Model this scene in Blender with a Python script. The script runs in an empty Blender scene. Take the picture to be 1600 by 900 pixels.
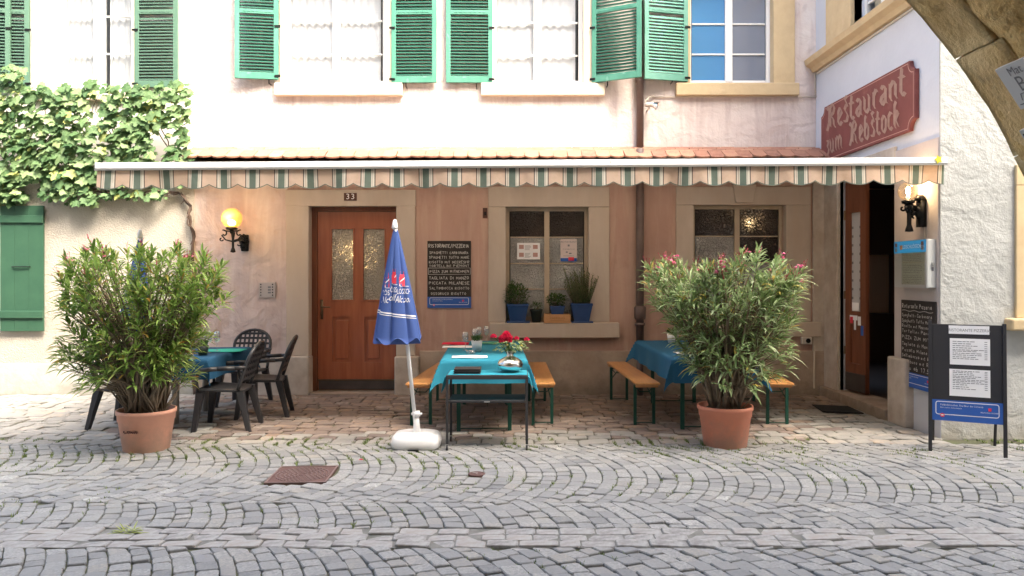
import bpy, math, random
from mathutils import Vector, Matrix, Euler, noise
random.seed(7)
SC = bpy.context.scene
COL = SC.collection
R = math.radians
F = 1180.0
# ---------------------------------------------------------------- camera, sky, sun, exposure
cam_d = bpy.data.cameras.new('camera'); cam = bpy.data.objects.new('camera', cam_d); COL.objects.link(cam)
cam.location = (0, 0, 1.6); cam.rotation_euler = (R(90), 0, 0)
cam_d.sensor_width = 36; cam_d.lens = F/1600*36; cam_d.shift_x = -12/1600; cam_d.shift_y = -20/1600
cam_d.clip_end = 500; cam_d.clip_start = .05
SC.camera = cam
SUN_EL, SUN_AZ = 52, 138
W = bpy.data.worlds.new('World'); SC.world = W; W.use_nodes = True
nt = W.node_tree; bg = nt.nodes['Background']
sky = nt.nodes.new('ShaderNodeTexSky'); sky.sky_type = 'NISHITA'; sky.sun_disc = False
sky.sun_elevation = R(SUN_EL); sky.sun_rotation = R(SUN_AZ); sky.air_density = 1.0; sky.dust_density = 7; sky.ozone_density = .6
nt.links.new(sky.outputs[0], bg.inputs[0]); bg.inputs[1].default_value = .15
sd = bpy.data.lights.new('sun', 'SUN'); sun = bpy.data.objects.new('sun', sd); COL.objects.link(sun)
sd.energy = .65; sd.angle = R(18); sd.color = (1, .95, .88)
sv = Vector((math.sin(R(SUN_AZ))*math.cos(R(SUN_EL)), math.cos(R(SUN_AZ))*math.cos(R(SUN_EL)), math.sin(R(SUN_EL))))
sun.rotation_euler = (-sv).to_track_quat('-Z', 'Y').to_euler()
VS = SC.view_settings
VS.view_transform = 'Standard'; VS.look = 'None'; VS.gamma = 1; VS.use_curve_mapping = False; VS.exposure = 2.85
try: VS.use_white_balance = True; VS.white_balance_temperature = 6650; VS.white_balance_tint = 6
except Exception: pass
SC.display_settings.display_device = 'sRGB'
try:
    SC.cycles.max_bounces = 8; SC.cycles.transparent_max_bounces = 12; SC.cycles.use_denoising = True
    SC.cycles.caustics_reflective = False; SC.cycles.caustics_refractive = False; SC.cycles.sample_clamp_indirect = 6
except Exception: pass

# ---------------------------------------------------------------- helpers
def PX(px, Y): return (px-812)*Y/F           # photo column at depth Y -> metres right
def PZ(py, Y): return 1.6-(py-430)*Y/F       # photo row at depth Y -> metres up
def rnd(a, b): return random.uniform(a, b)
ORG = {}
class MB:
    def __init__(s): s.v = []; s.f = []; s.m = []
    def add(s, vs, fs, mi=0):
        n = len(s.v); s.v += [tuple(v) for v in vs]
        for f in fs: s.f.append(tuple(i+n for i in f)); s.m.append(mi)
        return s
    def box(s, x0, x1, y0, y1, z0, z1, mi=0):
        return s.add([(x0,y0,z0),(x1,y0,z0),(x1,y1,z0),(x0,y1,z0),(x0,y0,z1),(x1,y0,z1),(x1,y1,z1),(x0,y1,z1)],
              [(0,3,2,1),(4,5,6,7),(0,1,5,4),(1,2,6,5),(2,3,7,6),(3,0,4,7)], mi)
    def quad(s, a, b, c, d, mi=0): return s.add([a,b,c,d], [(0,1,2,3)], mi)
    def prism(s, pts, f0, f1, mi=0):     # pts 2-D outline, f0/f1 map a point to the two faces
        n = len(pts); vs = [f0(p) for p in pts]+[f1(p) for p in pts]
        fs = [tuple(range(n)), tuple(range(2*n-1, n-1, -1))]+[(i, n+i, n+(i+1) % n, (i+1) % n) for i in range(n)]
        return s.add(vs, fs, mi)
    def tube(s, path, r, n=8, mi=0, cap=True):
        P = [Vector(p) for p in path]; rs = r if isinstance(r, (list, tuple)) else [r]*len(P)
        vs = []; up = None
        for i, p in enumerate(P):
            t = (P[min(i+1, len(P)-1)]-P[max(i-1, 0)]).normalized()
            if up is None:
                up = Vector((0,0,1)) if abs(t.z) < .9 else Vector((0,1,0))
            a = t.cross(up); a = a.normalized() if a.length > 1e-5 else t.orthogonal().normalized()
            b = a.cross(t).normalized(); up = b
            for k in range(n):
                an = 2*math.pi*k/n; vs.append(p+(a*math.cos(an)+b*math.sin(an))*rs[i])
        fs = []
        for i in range(len(P)-1):
            for k in range(n):
                fs.append((i*n+k, i*n+(k+1) % n, (i+1)*n+(k+1) % n, (i+1)*n+k))
        if cap: fs.append(tuple(range(n-1, -1, -1))); fs.append(tuple(range((len(P)-1)*n, len(P)*n)))
        return s.add(vs, fs, mi)
    def lathe(s, prof, c, n=24, mi=0, sx=1, sy=1):
        vs = []
        for r, z in prof:
            for k in range(n):
                a = 2*math.pi*k/n; vs.append((c[0]+r*math.cos(a)*sx, c[1]+r*math.sin(a)*sy, c[2]+z))
        fs = [(i*n+k, i*n+(k+1) % n, (i+1)*n+(k+1) % n, (i+1)*n+k) for i in range(len(prof)-1) for k in range(n)]
        if prof[0][0] > 1e-4: fs.append(tuple(range(n-1, -1, -1)))
        if prof[-1][0] > 1e-4: fs.append(tuple(range((len(prof)-1)*n, len(prof)*n)))
        return s.add(vs, fs, mi)
    def sphere(s, c, r, n=16, m=10, mi=0, sz=1):
        return s.lathe([(max(r*math.sin(math.pi*i/m), 1e-5), -r*sz*math.cos(math.pi*i/m)) for i in range(m+1)], c, n, mi)
    def mesh(s, name, mats, smooth=False):
        me = bpy.data.meshes.new(name); me.from_pydata(s.v, [], s.f)
        if not isinstance(mats, (list, tuple)): mats = [mats]
        for m in mats: me.materials.append(m)
        if len(mats) > 1: me.polygons.foreach_set('material_index', s.m)
        if smooth: me.polygons.foreach_set('use_smooth', [True]*len(me.polygons))
        me.update(); return me
    def build(s, name, mats, parent=None, smooth=False, bevel=0, seg=2, sub=0, label=None, kind=None):
        return put(s.mesh(name, mats, smooth), name, parent, None, None, bevel, seg, sub, label, kind)
def put(me, name, parent=None, loc=None, rot=None, bevel=0, seg=2, sub=0, label=None, kind=None):
    o = bpy.data.objects.new(name, me); COL.objects.link(o)
    if parent is not None:
        o.parent = parent; off = ORG.get(parent.name, Vector((0,0,0)))
        o.location = (Vector(loc) if loc is not None else Vector((0,0,0)))-off
        ORG[o.name] = Vector(loc) if loc is not None else Vector((0,0,0))
    elif loc is not None: o.location = loc; ORG[o.name] = Vector(loc)
    if rot is not None: o.rotation_euler = rot
    if bevel:
        b = o.modifiers.new('bevel', 'BEVEL'); b.width = bevel; b.segments = seg; b.limit_method = 'ANGLE'; b.angle_limit = R(40)
        b.harden_normals = False
    if sub:
        b = o.modifiers.new('sub', 'SUBSURF'); b.levels = sub; b.render_levels = sub
    if label: o['label'] = label
    if kind: o['kind'] = kind
    return o
def part_at_local(me, name, parent, loc=(0,0,0), rot=None):      # child of a piece that carries its own placement
    o = bpy.data.objects.new(name, me); COL.objects.link(o); o.parent = parent; o.location = loc
    if rot is not None: o.rotation_euler = rot
    return o
def tag(o, label, cat, group=None, kind=None):
    o['label'] = label; o['category'] = cat
    if group: o['group'] = group
    if kind: o['kind'] = kind
    return o
def thing(name, label, cat, loc=(0,0,0), group=None, origin=None):
    o = bpy.data.objects.new(name, None); COL.objects.link(o); o.empty_display_size = .1
    o.location = loc; ORG[o.name] = Vector(loc if origin is None else origin)
    return tag(o, label, cat, group)
def copy_tree(o, parent=None):
    c = o.copy(); COL.objects.link(c)
    if parent is not None: c.parent = parent
    for ch in [x for x in list(o.children)]: copy_tree(ch, c)
    return c
def centre_of(mb):
    xs = list(zip(*mb.v)); return Vector([(min(a)+max(a))/2 for a in xs])

# ---------------------------------------------------------------- materials
def rand_value(nt):
    g = nt.nodes.new('ShaderNodeNewGeometry'); oi = nt.nodes.new('ShaderNodeObjectInfo')
    a = nt.nodes.new('ShaderNodeMath'); a.operation = 'ADD'; nt.links.new(g.outputs['Random Per Island'], a.inputs[0]); nt.links.new(oi.outputs['Random'], a.inputs[1])
    b = nt.nodes.new('ShaderNodeMath'); b.operation = 'FRACT'; nt.links.new(a.outputs[0], b.inputs[0])
    return b.outputs[0]
def ramp(nt, fac, stops, interp='LINEAR'):
    r = nt.nodes.new('ShaderNodeValToRGB'); r.color_ramp.interpolation = interp
    e = r.color_ramp.elements
    while len(e) < len(stops): e.new(.5)
    for x, (p, c) in zip(e, stops): x.position = p; x.color = (c[0], c[1], c[2], 1)
    nt.links.new(fac, r.inputs[0]); return r.outputs[0]
def mix(nt, fac, a, b, mode='MIX'):
    m = nt.nodes.new('ShaderNodeMix'); m.data_type = 'RGBA'; m.blend_type = mode
    for sock, v in ((m.inputs[0], fac), (m.inputs[6], a), (m.inputs[7], b)):
        if isinstance(v, bpy.types.NodeSocket): nt.links.new(v, sock)
        elif isinstance(v, (int, float)): sock.default_value = v
        else: sock.default_value = (v[0], v[1], v[2], 1)
    return m.outputs[2]
def nz(nt, vec, scale, detail=5, rough=.55, dist=0):
    n = nt.nodes.new('ShaderNodeTexNoise'); n.inputs['Scale'].default_value = scale; n.inputs['Detail'].default_value = detail
    n.inputs['Roughness'].default_value = rough; n.inputs['Distortion'].default_value = dist
    nt.links.new(vec, n.inputs['Vector']); return n.outputs[0]
def M(name, col, rough=.8, col2=None, ns=4, stops=None, var=0, bump=0, bs=30, bd=.01, bump2=0, bs2=4, metal=0, spec=.4,
      dirt=None, ds=1.5, dlo=.55, dhi=.75, stretch=None, emit=None, es=0, trans=0, coat=0, sheen=0, bdist=0, streak=None, splash=None):
    m = bpy.data.materials.new(name); m.use_nodes = True; nt = m.node_tree; b = nt.nodes['Principled BSDF']
    tc = nt.nodes.new('ShaderNodeTexCoord'); vec = tc.outputs['Object']
    if stretch:
        mp = nt.nodes.new('ShaderNodeMapping'); mp.inputs['Scale'].default_value = stretch; nt.links.new(vec, mp.inputs[0]); vec2 = mp.outputs[0]
    else: vec2 = vec
    c = col
    if stops: c = ramp(nt, rand_value(nt), stops)
    if col2 is not None:
        f = ramp(nt, nz(nt, vec2, ns, 6, .6), [(.35, (0,0,0)), (.65, (1,1,1))]); c = mix(nt, f, c, col2)
    if dirt is not None:
        f = ramp(nt, nz(nt, vec, ds, 8, .65, .3), [(dlo, (0,0,0)), (dhi, (1,1,1))]); c = mix(nt, f, c, dirt)
    if streak is not None:
        mp2 = nt.nodes.new('ShaderNodeMapping'); mp2.inputs['Scale'].default_value = (5, 5, .45); nt.links.new(vec, mp2.inputs[0])
        f = ramp(nt, nz(nt, mp2.outputs[0], 1.6, 7, .62, .4), [(.45, (0,0,0)), (.72, (1,1,1))]); c = mix(nt, f, c, streak)
    if splash is not None:
        sp_ = nt.nodes.new('ShaderNodeSeparateXYZ'); nt.links.new(vec, sp_.inputs[0]); ma = nt.nodes.new('ShaderNodeMath'); ma.operation = 'MULTIPLY_ADD'
        nt.links.new(nz(nt, vec, 5, 7, .7), ma.inputs[0]); ma.inputs[1].default_value = .9; nt.links.new(sp_.outputs[2], ma.inputs[2])
        f = ramp(nt, ma.outputs[0], [(.42, (1,1,1)), (.72, (0,0,0))]); c = mix(nt, f, c, splash)
    if var:
        h = nt.nodes.new('ShaderNodeHueSaturation'); rv = rand_value(nt)
        mr = nt.nodes.new('ShaderNodeMapRange'); nt.links.new(rv, mr.inputs[0]); mr.inputs[3].default_value = 1-var; mr.inputs[4].default_value = 1+var
        nt.links.new(mr.outputs[0], h.inputs['Value'])
        if isinstance(c, bpy.types.NodeSocket): nt.links.new(c, h.inputs['Color'])
        else: h.inputs['Color'].default_value = (*c, 1)
        c = h.outputs[0]
    if isinstance(c, bpy.types.NodeSocket): nt.links.new(c, b.inputs['Base Color'])
    else: b.inputs['Base Color'].default_value = (*c, 1)
    b.inputs['Roughness'].default_value = rough; b.inputs['Metallic'].default_value = metal
    b.inputs['Specular IOR Level'].default_value = spec
    if trans: b.inputs['Transmission Weight'].default_value = trans
    if coat: b.inputs['Coat Weight'].default_value = coat
    if sheen: b.inputs['Sheen Weight'].default_value = sheen
    if emit: b.inputs['Emission Color'].default_value = (*emit, 1); b.inputs['Emission Strength'].default_value = es
    if bump or bump2:
        h = None
        if bump: h = nz(nt, vec2, bs, 8, .6, bdist)
        bn = nt.nodes.new('ShaderNodeBump'); bn.inputs['Distance'].default_value = bd; bn.inputs['Strength'].default_value = bump or 0
        if h is not None: nt.links.new(h, bn.inputs['Height'])
        last = bn
        if bump2:
            b2 = nt.nodes.new('ShaderNodeBump'); b2.inputs['Distance'].default_value = bd*4; b2.inputs['Strength'].default_value = bump2
            nt.links.new(nz(nt, vec, bs2, 4, .5, .6), b2.inputs['Height'])
            if h is not None: nt.links.new(bn.outputs[0], b2.inputs['Normal'])
            last = b2
        nt.links.new(last.outputs[0], b.inputs['Normal'])
    return m
def glassy(name, tint=(1,1,1), gloss=.12, rough=.02, body=None, bodyf=0):
    m = bpy.data.materials.new(name); m.use_nodes = True; nt = m.node_tree; nt.nodes.clear()
    out = nt.nodes.new('ShaderNodeOutputMaterial'); t = nt.nodes.new('ShaderNodeBsdfTransparent'); t.inputs[0].default_value = (*tint, 1)
    g = nt.nodes.new('ShaderNodeBsdfGlossy'); g.inputs['Roughness'].default_value = rough
    lw = nt.nodes.new('ShaderNodeLayerWeight'); lw.inputs[0].default_value = .35
    mr = nt.nodes.new('ShaderNodeMapRange'); nt.links.new(lw.outputs['Facing'], mr.inputs[0]); mr.inputs[3].default_value = gloss; mr.inputs[4].default_value = min(1, gloss+.5)
    mx = nt.nodes.new('ShaderNodeMixShader'); nt.links.new(mr.outputs[0], mx.inputs[0]); nt.links.new(t.outputs[0], mx.inputs[1]); nt.links.new(g.outputs[0], mx.inputs[2])
    last = mx
    if body:
        d = nt.nodes.new('ShaderNodeBsdfDiffuse'); d.inputs[0].default_value = (*body, 1)
        m2 = nt.nodes.new('ShaderNodeMixShader'); m2.inputs[0].default_value = bodyf; nt.links.new(mx.outputs[0], m2.inputs[1]); nt.links.new(d.outputs[0], m2.inputs[2]); last = m2
    nt.links.new(last.outputs[0], out.inputs[0]); return m
def leafmat(name, stops, tr=.35, rough=.45, col2=None, under=None):
    m = bpy.data.materials.new(name); m.use_nodes = True; nt = m.node_tree; b = nt.nodes['Principled BSDF']; out = nt.nodes['Material Output']
    c = ramp(nt, rand_value(nt), stops)
    tc = nt.nodes.new('ShaderNodeTexCoord')
    if col2: c = mix(nt, ramp(nt, nz(nt, tc.outputs['Object'], 2.2, 4), [(.4, (0,0,0)), (.65, (1,1,1))]), c, col2, 'MULTIPLY')
    nt.links.new(c, b.inputs['Base Color']); b.inputs['Roughness'].default_value = rough; b.inputs['Specular IOR Level'].default_value = .35
    t = nt.nodes.new('ShaderNodeBsdfTranslucent'); nt.links.new(c, t.inputs[0])
    mx = nt.nodes.new('ShaderNodeMixShader'); mx.inputs[0].default_value = tr
    nt.links.new(b.outputs[0], mx.inputs[1]); nt.links.new(t.outputs[0], mx.inputs[2]); nt.links.new(mx.outputs[0], out.inputs[0]); return m
def clothmat(name, col, tr=.0, rough=.85, bump=.15):
    m = M(name, col, rough, bump=bump, bs=220, bd=.002, bump2=.3, bs2=6, spec=.2); nt = m.node_tree
    if tr:
        b = nt.nodes['Principled BSDF']; out = nt.nodes['Material Output']; t = nt.nodes.new('ShaderNodeBsdfTranslucent'); t.inputs[0].default_value = (*col, 1)
        mx = nt.nodes.new('ShaderNodeMixShader'); mx.inputs[0].default_value = tr
        nt.links.new(b.outputs[0], mx.inputs[1]); nt.links.new(t.outputs[0], mx.inputs[2]); nt.links.new(mx.outputs[0], out.inputs[0])
    return m
def awningmat():
    m = bpy.data.materials.new('awning_fabric'); m.use_nodes = True; nt = m.node_tree; b = nt.nodes['Principled BSDF']; out = nt.nodes['Material Output']
    tc = nt.nodes.new('ShaderNodeTexCoord'); sp = nt.nodes.new('ShaderNodeSeparateXYZ'); nt.links.new(tc.outputs['Object'], sp.inputs[0])
    a = nt.nodes.new('ShaderNodeMath'); a.operation = 'MULTIPLY_ADD'; nt.links.new(sp.outputs[0], a.inputs[0]); a.inputs[1].default_value = 1/AW_P; a.inputs[2].default_value = -AW_X0/AW_P+50
    f = nt.nodes.new('ShaderNodeMath'); f.operation = 'FRACT'; nt.links.new(a.outputs[0], f.inputs[0])
    pe = (.60,.46,.37); dk = (.12,.11,.10); wh = (.62,.60,.54); gr = (.13,.175,.15)
    st = [(0, dk), (.035, wh), (.075, pe), (.09, dk), (.10, wh), (.14, gr), (.365, wh), (.40, dk), (.41, wh), (.48, dk), (.515, pe)]
    c = ramp(nt, f.outputs[0], st, 'CONSTANT')
    c = mix(nt, ramp(nt, nz(nt, tc.outputs['Object'], 5, 6, .7), [(.4, (1,1,1)), (.8, (.72,.66,.6))]), (0,0,0), c, 'MIX') if False else mix(nt, 1.0, c, ramp(nt, nz(nt, tc.outputs['Object'], 4, 7, .7), [(.45, (1,1,1)), (.8, (.78,.73,.68))]), 'MULTIPLY')
    nt.links.new(c, b.inputs['Base Color']); b.inputs['Roughness'].default_value = .9
    bn = nt.nodes.new('ShaderNodeBump'); bn.inputs['Strength'].default_value = .5; bn.inputs['Distance'].default_value = .01
    nt.links.new(nz(nt, tc.outputs['Object'], 9, 4, .5, 1.2), bn.inputs['Height']); nt.links.new(bn.outputs[0], b.inputs['Normal'])
    t = nt.nodes.new('ShaderNodeBsdfTranslucent'); nt.links.new(c, t.inputs[0])
    mx = nt.nodes.new('ShaderNodeMixShader'); mx.inputs[0].default_value = .42
    nt.links.new(b.outputs[0], mx.inputs[1]); nt.links.new(t.outputs[0], mx.inputs[2]); nt.links.new(mx.outputs[0], out.inputs[0]); return m
def veinglass(name, col, dark, scale=22, rough=.12, trans=0, seed=0, light=False):
    m = bpy.data.materials.new(name); m.use_nodes = True; nt = m.node_tree; b = nt.nodes['Principled BSDF']
    tc = nt.nodes.new('ShaderNodeTexCoord'); mp = nt.nodes.new('ShaderNodeMapping'); mp.inputs['Location'].default_value = (seed*3.1, 0, seed); nt.links.new(tc.outputs['Object'], mp.inputs[0])
    v = nt.nodes.new('ShaderNodeTexVoronoi'); v.feature = 'DISTANCE_TO_EDGE'; v.inputs['Scale'].default_value = scale
    dn = nt.nodes.new('ShaderNodeTexNoise'); dn.inputs['Scale'].default_value = 9; nt.links.new(mp.outputs[0], dn.inputs['Vector'])
    ad = nt.nodes.new('ShaderNodeVectorMath'); ad.operation = 'MULTIPLY_ADD'; nt.links.new(dn.outputs['Color'], ad.inputs[0]); ad.inputs[1].default_value = (.12,.12,.12); nt.links.new(mp.outputs[0], ad.inputs[2])
    nt.links.new(ad.outputs[0], v.inputs['Vector'])
    h = ramp(nt, v.outputs[0], [(0, (0,0,0)), (.12, (1,1,1))])
    c = mix(nt, ramp(nt, nz(nt, mp.outputs[0], 1.8, 3), [(.4, (0,0,0)), (.6, (1,1,1))]), col, dark)
    nt.links.new(c, b.inputs['Base Color']); b.inputs['Roughness'].default_value = rough; b.inputs['Transmission Weight'].default_value = trans
    b.inputs['Specular IOR Level'].default_value = .6
    bn = nt.nodes.new('ShaderNodeBump'); bn.inputs['Strength'].default_value = 1; bn.inputs['Distance'].default_value = .014
    nt.links.new(h, bn.inputs['Height']); nt.links.new(bn.outputs[0], b.inputs['Normal']); return m
AW_P = .2746; AW_X0 = PX(159.0, 7.2)
m_awn = awningmat()
m_sett = M('granite_sett', (.2,.205,.21), .75, stops=[(0,(.16,.165,.17)),(.15,(.24,.245,.245)),(.45,(.31,.31,.30)),(.75,(.37,.365,.35)),(.9,(.32,.30,.26)),(.975,(.23,.235,.25)),(1,(.5,.49,.46))], col2=(.24,.24,.235), ns=60, bump=.7, bs=45, bd=.006, dirt=(.32,.31,.275), ds=1.6, dlo=.55, dhi=.8)
m_terr = M('brown_paving_stone', (.2,.15,.12), .75, stops=[(0,(.16,.125,.11)),(.35,(.24,.18,.15)),(.6,(.3,.225,.18)),(.85,(.33,.225,.155)),(.97,(.4,.36,.32)),(1,(.2,.17,.16))], col2=(.2,.16,.145), ns=14, bump=.7, bs=35, bd=.008)
m_terrg = M('grey_paving_stone', (.3,.3,.28), .8, stops=[(0,(.21,.2,.185)),(.5,(.31,.295,.27)),(.9,(.37,.345,.31)),(1,(.46,.36,.27))], col2=(.3,.29,.27), ns=14, bump=.7, bs=35, bd=.008)
m_band = M('flat_channel_stone', (.33,.31,.31), .8, stops=[(0,(.20,.19,.185)),(.6,(.265,.25,.24)),(1,(.31,.28,.255))], col2=(.35,.345,.33), ns=22, bump=.5, bs=50, bd=.004)
m_joint = M('joint_earth', (.105,.095,.075), .95, col2=(.10,.115,.055), ns=3, bump=.6, bs=60, bd=.01)
m_moss = leafmat('joint_moss', [(0,(.08,.12,.03)),(.5,(.15,.21,.05)),(1,(.23,.28,.09))], .2)
m_wallup = M('upper_pink_plaster', (.62,.53,.50), .9, col2=(.70,.63,.59), ns=1.2, streak=(.52,.43,.41), bump=.5, bs=9, bd=.03, bump2=.35, bs2=3.5, dirt=(.55,.45,.44), ds=3, dlo=.6, dhi=.75)
m_wallwarm = M('lower_salmon_plaster', (.50,.33,.27), .9, col2=(.44,.28,.23), ns=1.3, streak=(.55,.395,.32), bump=.3, bs=9, bd=.02, bump2=.25, bs2=3, dirt=(.37,.235,.18), ds=2.2, dlo=.55, dhi=.8, stretch=(1,1,.6))
m_wallpurple = M('lower_mauve_plaster', (.60,.49,.465), .9, col2=(.50,.39,.365), ns=1.8, streak=(.64,.55,.52), bump=.5, bs=7, bd=.03, bump2=.5, bs2=3, dirt=(.50,.36,.28), ds=2.6, dlo=.55, dhi=.75)
m_rough = M('cream_roughcast', (.52,.475,.41), .95, col2=(.46,.415,.355), ns=3, bump=1, bs=55, bd=.02, bump2=.2, bs2=2)
m_leftup = M('left_upper_plaster', (.7,.66,.62), .9, col2=(.66,.62,.58), ns=1.2, bump=.4, bs=9, bd=.02)
m_plinthw = M('whitewashed_plinth', (.5,.48,.45), .9, col2=(.44,.42,.39), ns=4, bump=.5, bs=14, bd=.02, splash=(.36,.34,.29))
m_stone = M('dressed_sandstone', (.56,.48,.41), .85, col2=(.48,.40,.335), ns=3, streak=(.52,.43,.35), bump=.35, bs=40, bd=.005, dirt=(.42,.32,.25), ds=2, dlo=.6, dhi=.8, stretch=(1,1,.4))
m_stoneb = M('pale_base_stone', (.57,.51,.45), .85, col2=(.44,.37,.31), ns=5, bump=.4, bs=40, bd=.006, dirt=(.33,.28,.24), ds=3, dlo=.62, dhi=.85)
m_plinth = M('plinth_stone', (.46,.37,.30), .88, col2=(.37,.28,.22), ns=3, bump=.5, bs=25, bd=.01, dirt=(.32,.25,.2), ds=2.5, splash=(.27,.22,.18))
m_yellow = M('yellow_sandstone', (.62,.49,.3), .85, col2=(.54,.41,.25), ns=4, bump=.4, bs=40, bd=.006, dirt=(.7,.57,.38), ds=2)
m_bluew = M('pale_blue_plaster', (.6,.625,.69), .9, col2=(.565,.59,.655), ns=1.5, bump=.25, bs=20, bd=.008, bump2=.12, bs2=3)
m_whiter = M('white_rough_render', (.47,.48,.475), .92, col2=(.42,.43,.425), ns=2, bump=.7, bs=30, bd=.012, bump2=.5, bs2=5, dirt=(.37,.375,.36), ds=3, splash=(.42,.4,.36))
m_arch = M('rubble_arch_plaster', (.68,.42,.14), .95, col2=(.72,.53,.26), ns=3.5, bump=1, bs=22, bd=.03, bump2=.5, bs2=5, dirt=(.33,.2,.09), ds=4)
m_vous = M('arch_stone', (.76,.56,.29), .95, col2=(.66,.45,.2), ns=5, bump=1, bs=30, bd=.02, dirt=(.33,.23,.13), ds=6, var=.1)
m_opp = M('opposite_plaster', (.5,.47,.42), .9, col2=(.45,.42,.38), bump=.3, bs=10, bd=.02)
m_wf = M('white_window_paint', (.8,.8,.78), .5)
m_beige = M('beige_window_paint', (.5,.41,.31), .55, col2=(.45,.36,.27), ns=6)
m_glass = glassy('window_glass', (.97,.98,.99), .06)
m_glassg = glassy('grey_reflection_glass', (.8,.85,.92), .12, body=(.30,.34,.43), bodyf=.55); m_glassb = glassy('blue_film_glass', (.45,.68,.9), .10, body=(.12,.36,.68), bodyf=.6)  # grey pane: its reflections are put into the diffuse body colour
m_fro = veinglass('frosted_vein_glass', (.5,.5,.49), (.36,.35,.34), 26, .14, 0, 0)
m_frod = veinglass('dark_vein_glass', (.05,.04,.037), (.08,.065,.06), 30, .1, 0, 2)
m_frodoor = veinglass('door_vein_glass', (.8,.76,.68), (.66,.63,.57), 26, .18, .5, 4)
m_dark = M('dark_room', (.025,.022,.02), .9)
m_curt = M('white_curtain', (.86,.86,.86), .9, col2=(.8,.8,.8), ns=14)
m_door = M('varnished_door_wood', (.36,.115,.055), .4, col2=(.28,.08,.038), ns=3, stretch=(6,6,.5), bump=.15, bs=8, bd=.002, coat=.3)
m_door2 = M('brown_door_wood', (.2,.07,.035), .45, col2=(.145,.05,.025), ns=3, stretch=(6,6,.5), bump=.15, bs=8, bd=.002)
m_kick = M('dull_kick_plate', (.12,.105,.1), .45, col2=(.09,.08,.08), metal=.6)
m_iron = M('black_iron', (.02,.02,.02), .4, metal=.7, bump=.3, bs=40, bd=.003)
m_brassd = M('aged_brass', (.16,.12,.08), .4, metal=.8)
m_gold = glassy('warm_globe_glass', (1,.8,.5), .10, .03, (.9,.62,.28), .5)
m_clear = glassy('clear_globe_glass', (.97,.9,.8), .12)
m_bulb = M('lit_bulb', (1,.9,.7), .5, emit=(1,.72,.4), es=14)
m_pipe = M('brown_downpipe', (.1,.065,.06), .45, col2=(.14,.1,.09), ns=4, spec=.5)
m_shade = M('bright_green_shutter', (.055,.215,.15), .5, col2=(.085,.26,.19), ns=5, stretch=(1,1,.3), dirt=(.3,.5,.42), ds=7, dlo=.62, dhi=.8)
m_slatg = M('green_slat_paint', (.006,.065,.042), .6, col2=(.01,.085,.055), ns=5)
m_dull = M('sage_green_shutter', (.075,.15,.105), .5, col2=(.09,.17,.12), ns=5)
m_lowsh = M('dark_green_board_shutter', (.03,.085,.05), .5, col2=(.038,.1,.058), ns=4)
m_tile = M('clay_roof_tile', (.5,.25,.17), .85, stops=[(0,(.24,.105,.075)),(.3,(.33,.16,.105)),(.6,(.39,.2,.135)),(.85,(.45,.28,.18)),(1,(.19,.085,.065))], col2=(.33,.17,.12), ns=12, bump=.5, bs=40, bd=.005, dirt=(.2,.15,.12), ds=8, dlo=.6, dhi=.8)
m_whmet = M('white_awning_bar', (.8,.8,.8), .45, dirt=(.45,.44,.42), ds=9, dlo=.66, dhi=.74, stretch=None)
m_wirec = M('cream_conduit', (.62,.55,.46), .6)
m_terra = M('terracotta_plastic', (.66,.25,.16), .6, col2=(.6,.22,.135), ns=3, splash=(.42,.22,.16), bump=.1, bs=30, bd=.003)
m_terra2 = M('pale_terracotta_plastic', (.74,.38,.27), .62, col2=(.68,.34,.235), ns=3, splash=(.5,.3,.22), bump=.1, bs=30, bd=.003)
m_soil = M('potting_soil', (.04,.028,.02), .95, bump=1, bs=50, bd=.03)
m_stem = M('oleander_bark', (.25,.19,.13), .8, col2=(.15,.115,.08), ns=9, bump=.5, bs=40, bd=.005)
m_vstem = M('vine_bark', (.14,.1,.08), .95, col2=(.09,.065,.055), ns=12, bump=1, bs=35, bd=.015)
m_ole = leafmat('oleander_leaf', [(0,(.10,.18,.04)),(.4,(.21,.33,.07)),(.7,(.31,.44,.11)),(.92,(.42,.52,.17)),(.97,(.45,.38,.08)),(1,(.5,.25,.06))], .42)
m_ole2 = leafmat('oleander_leaf_greyer', [(0,(.15,.23,.08)),(.4,(.28,.38,.16)),(.75,(.42,.52,.28)),(.93,(.56,.62,.4)),(.96,(.5,.42,.1)),(1,(.55,.4,.12))], .42)
m_vine = leafmat('vine_leaf', [(0,(.055,.12,.045)),(.35,(.12,.21,.085)),(.7,(.18,.28,.125)),(.92,(.28,.38,.18)),(1,(.42,.45,.14))], .35, .6)
m_pink = leafmat('pink_blossom', [(0,(.7,.1,.3)),(.6,(.8,.2,.4)),(1,(.85,.45,.55))], .3)
m_darkred = leafmat('dark_red_buds', [(0,(.3,.03,.05)),(1,(.5,.06,.12))], .2)
m_rose = leafmat('red_rose', [(0,(.6,.015,.06)),(1,(.85,.05,.16))], .2)
m_herb = leafmat('herb_leaf', [(0,(.03,.08,.02)),(.6,(.07,.14,.035)),(1,(.12,.2,.06))], .3)
m_rosem = leafmat('rosemary_leaf', [(0,(.05,.1,.03)),(.6,(.12,.18,.07)),(1,(.2,.25,.12))], .2)
m_yel = leafmat('yellow_green_leaf', [(0,(.35,.4,.12)),(1,(.55,.6,.25))], .3)
m_plast = M('anthracite_plastic', (.026,.026,.03), .42, spec=.5, bump=.1, bs=120, bd=.001)
m_teal = clothmat('teal_tablecloth', (.03,.23,.33)); m_tblue2 = clothmat('blue_tablecloth', (.025,.12,.23)); m_tealg = clothmat('green_placemat', (.05,.5,.38)); m_tblue = clothmat('dark_blue_cloth', (.02,.085,.17))
m_tcy = clothmat('turquoise_cloth', (.035,.32,.43))
m_redn = clothmat('red_napkin', (.6,.02,.06)); m_paper = M('white_paper', (.86,.86,.88), .7); m_paperp = M('pinkish_paper', (.66,.56,.54), .7)
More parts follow.
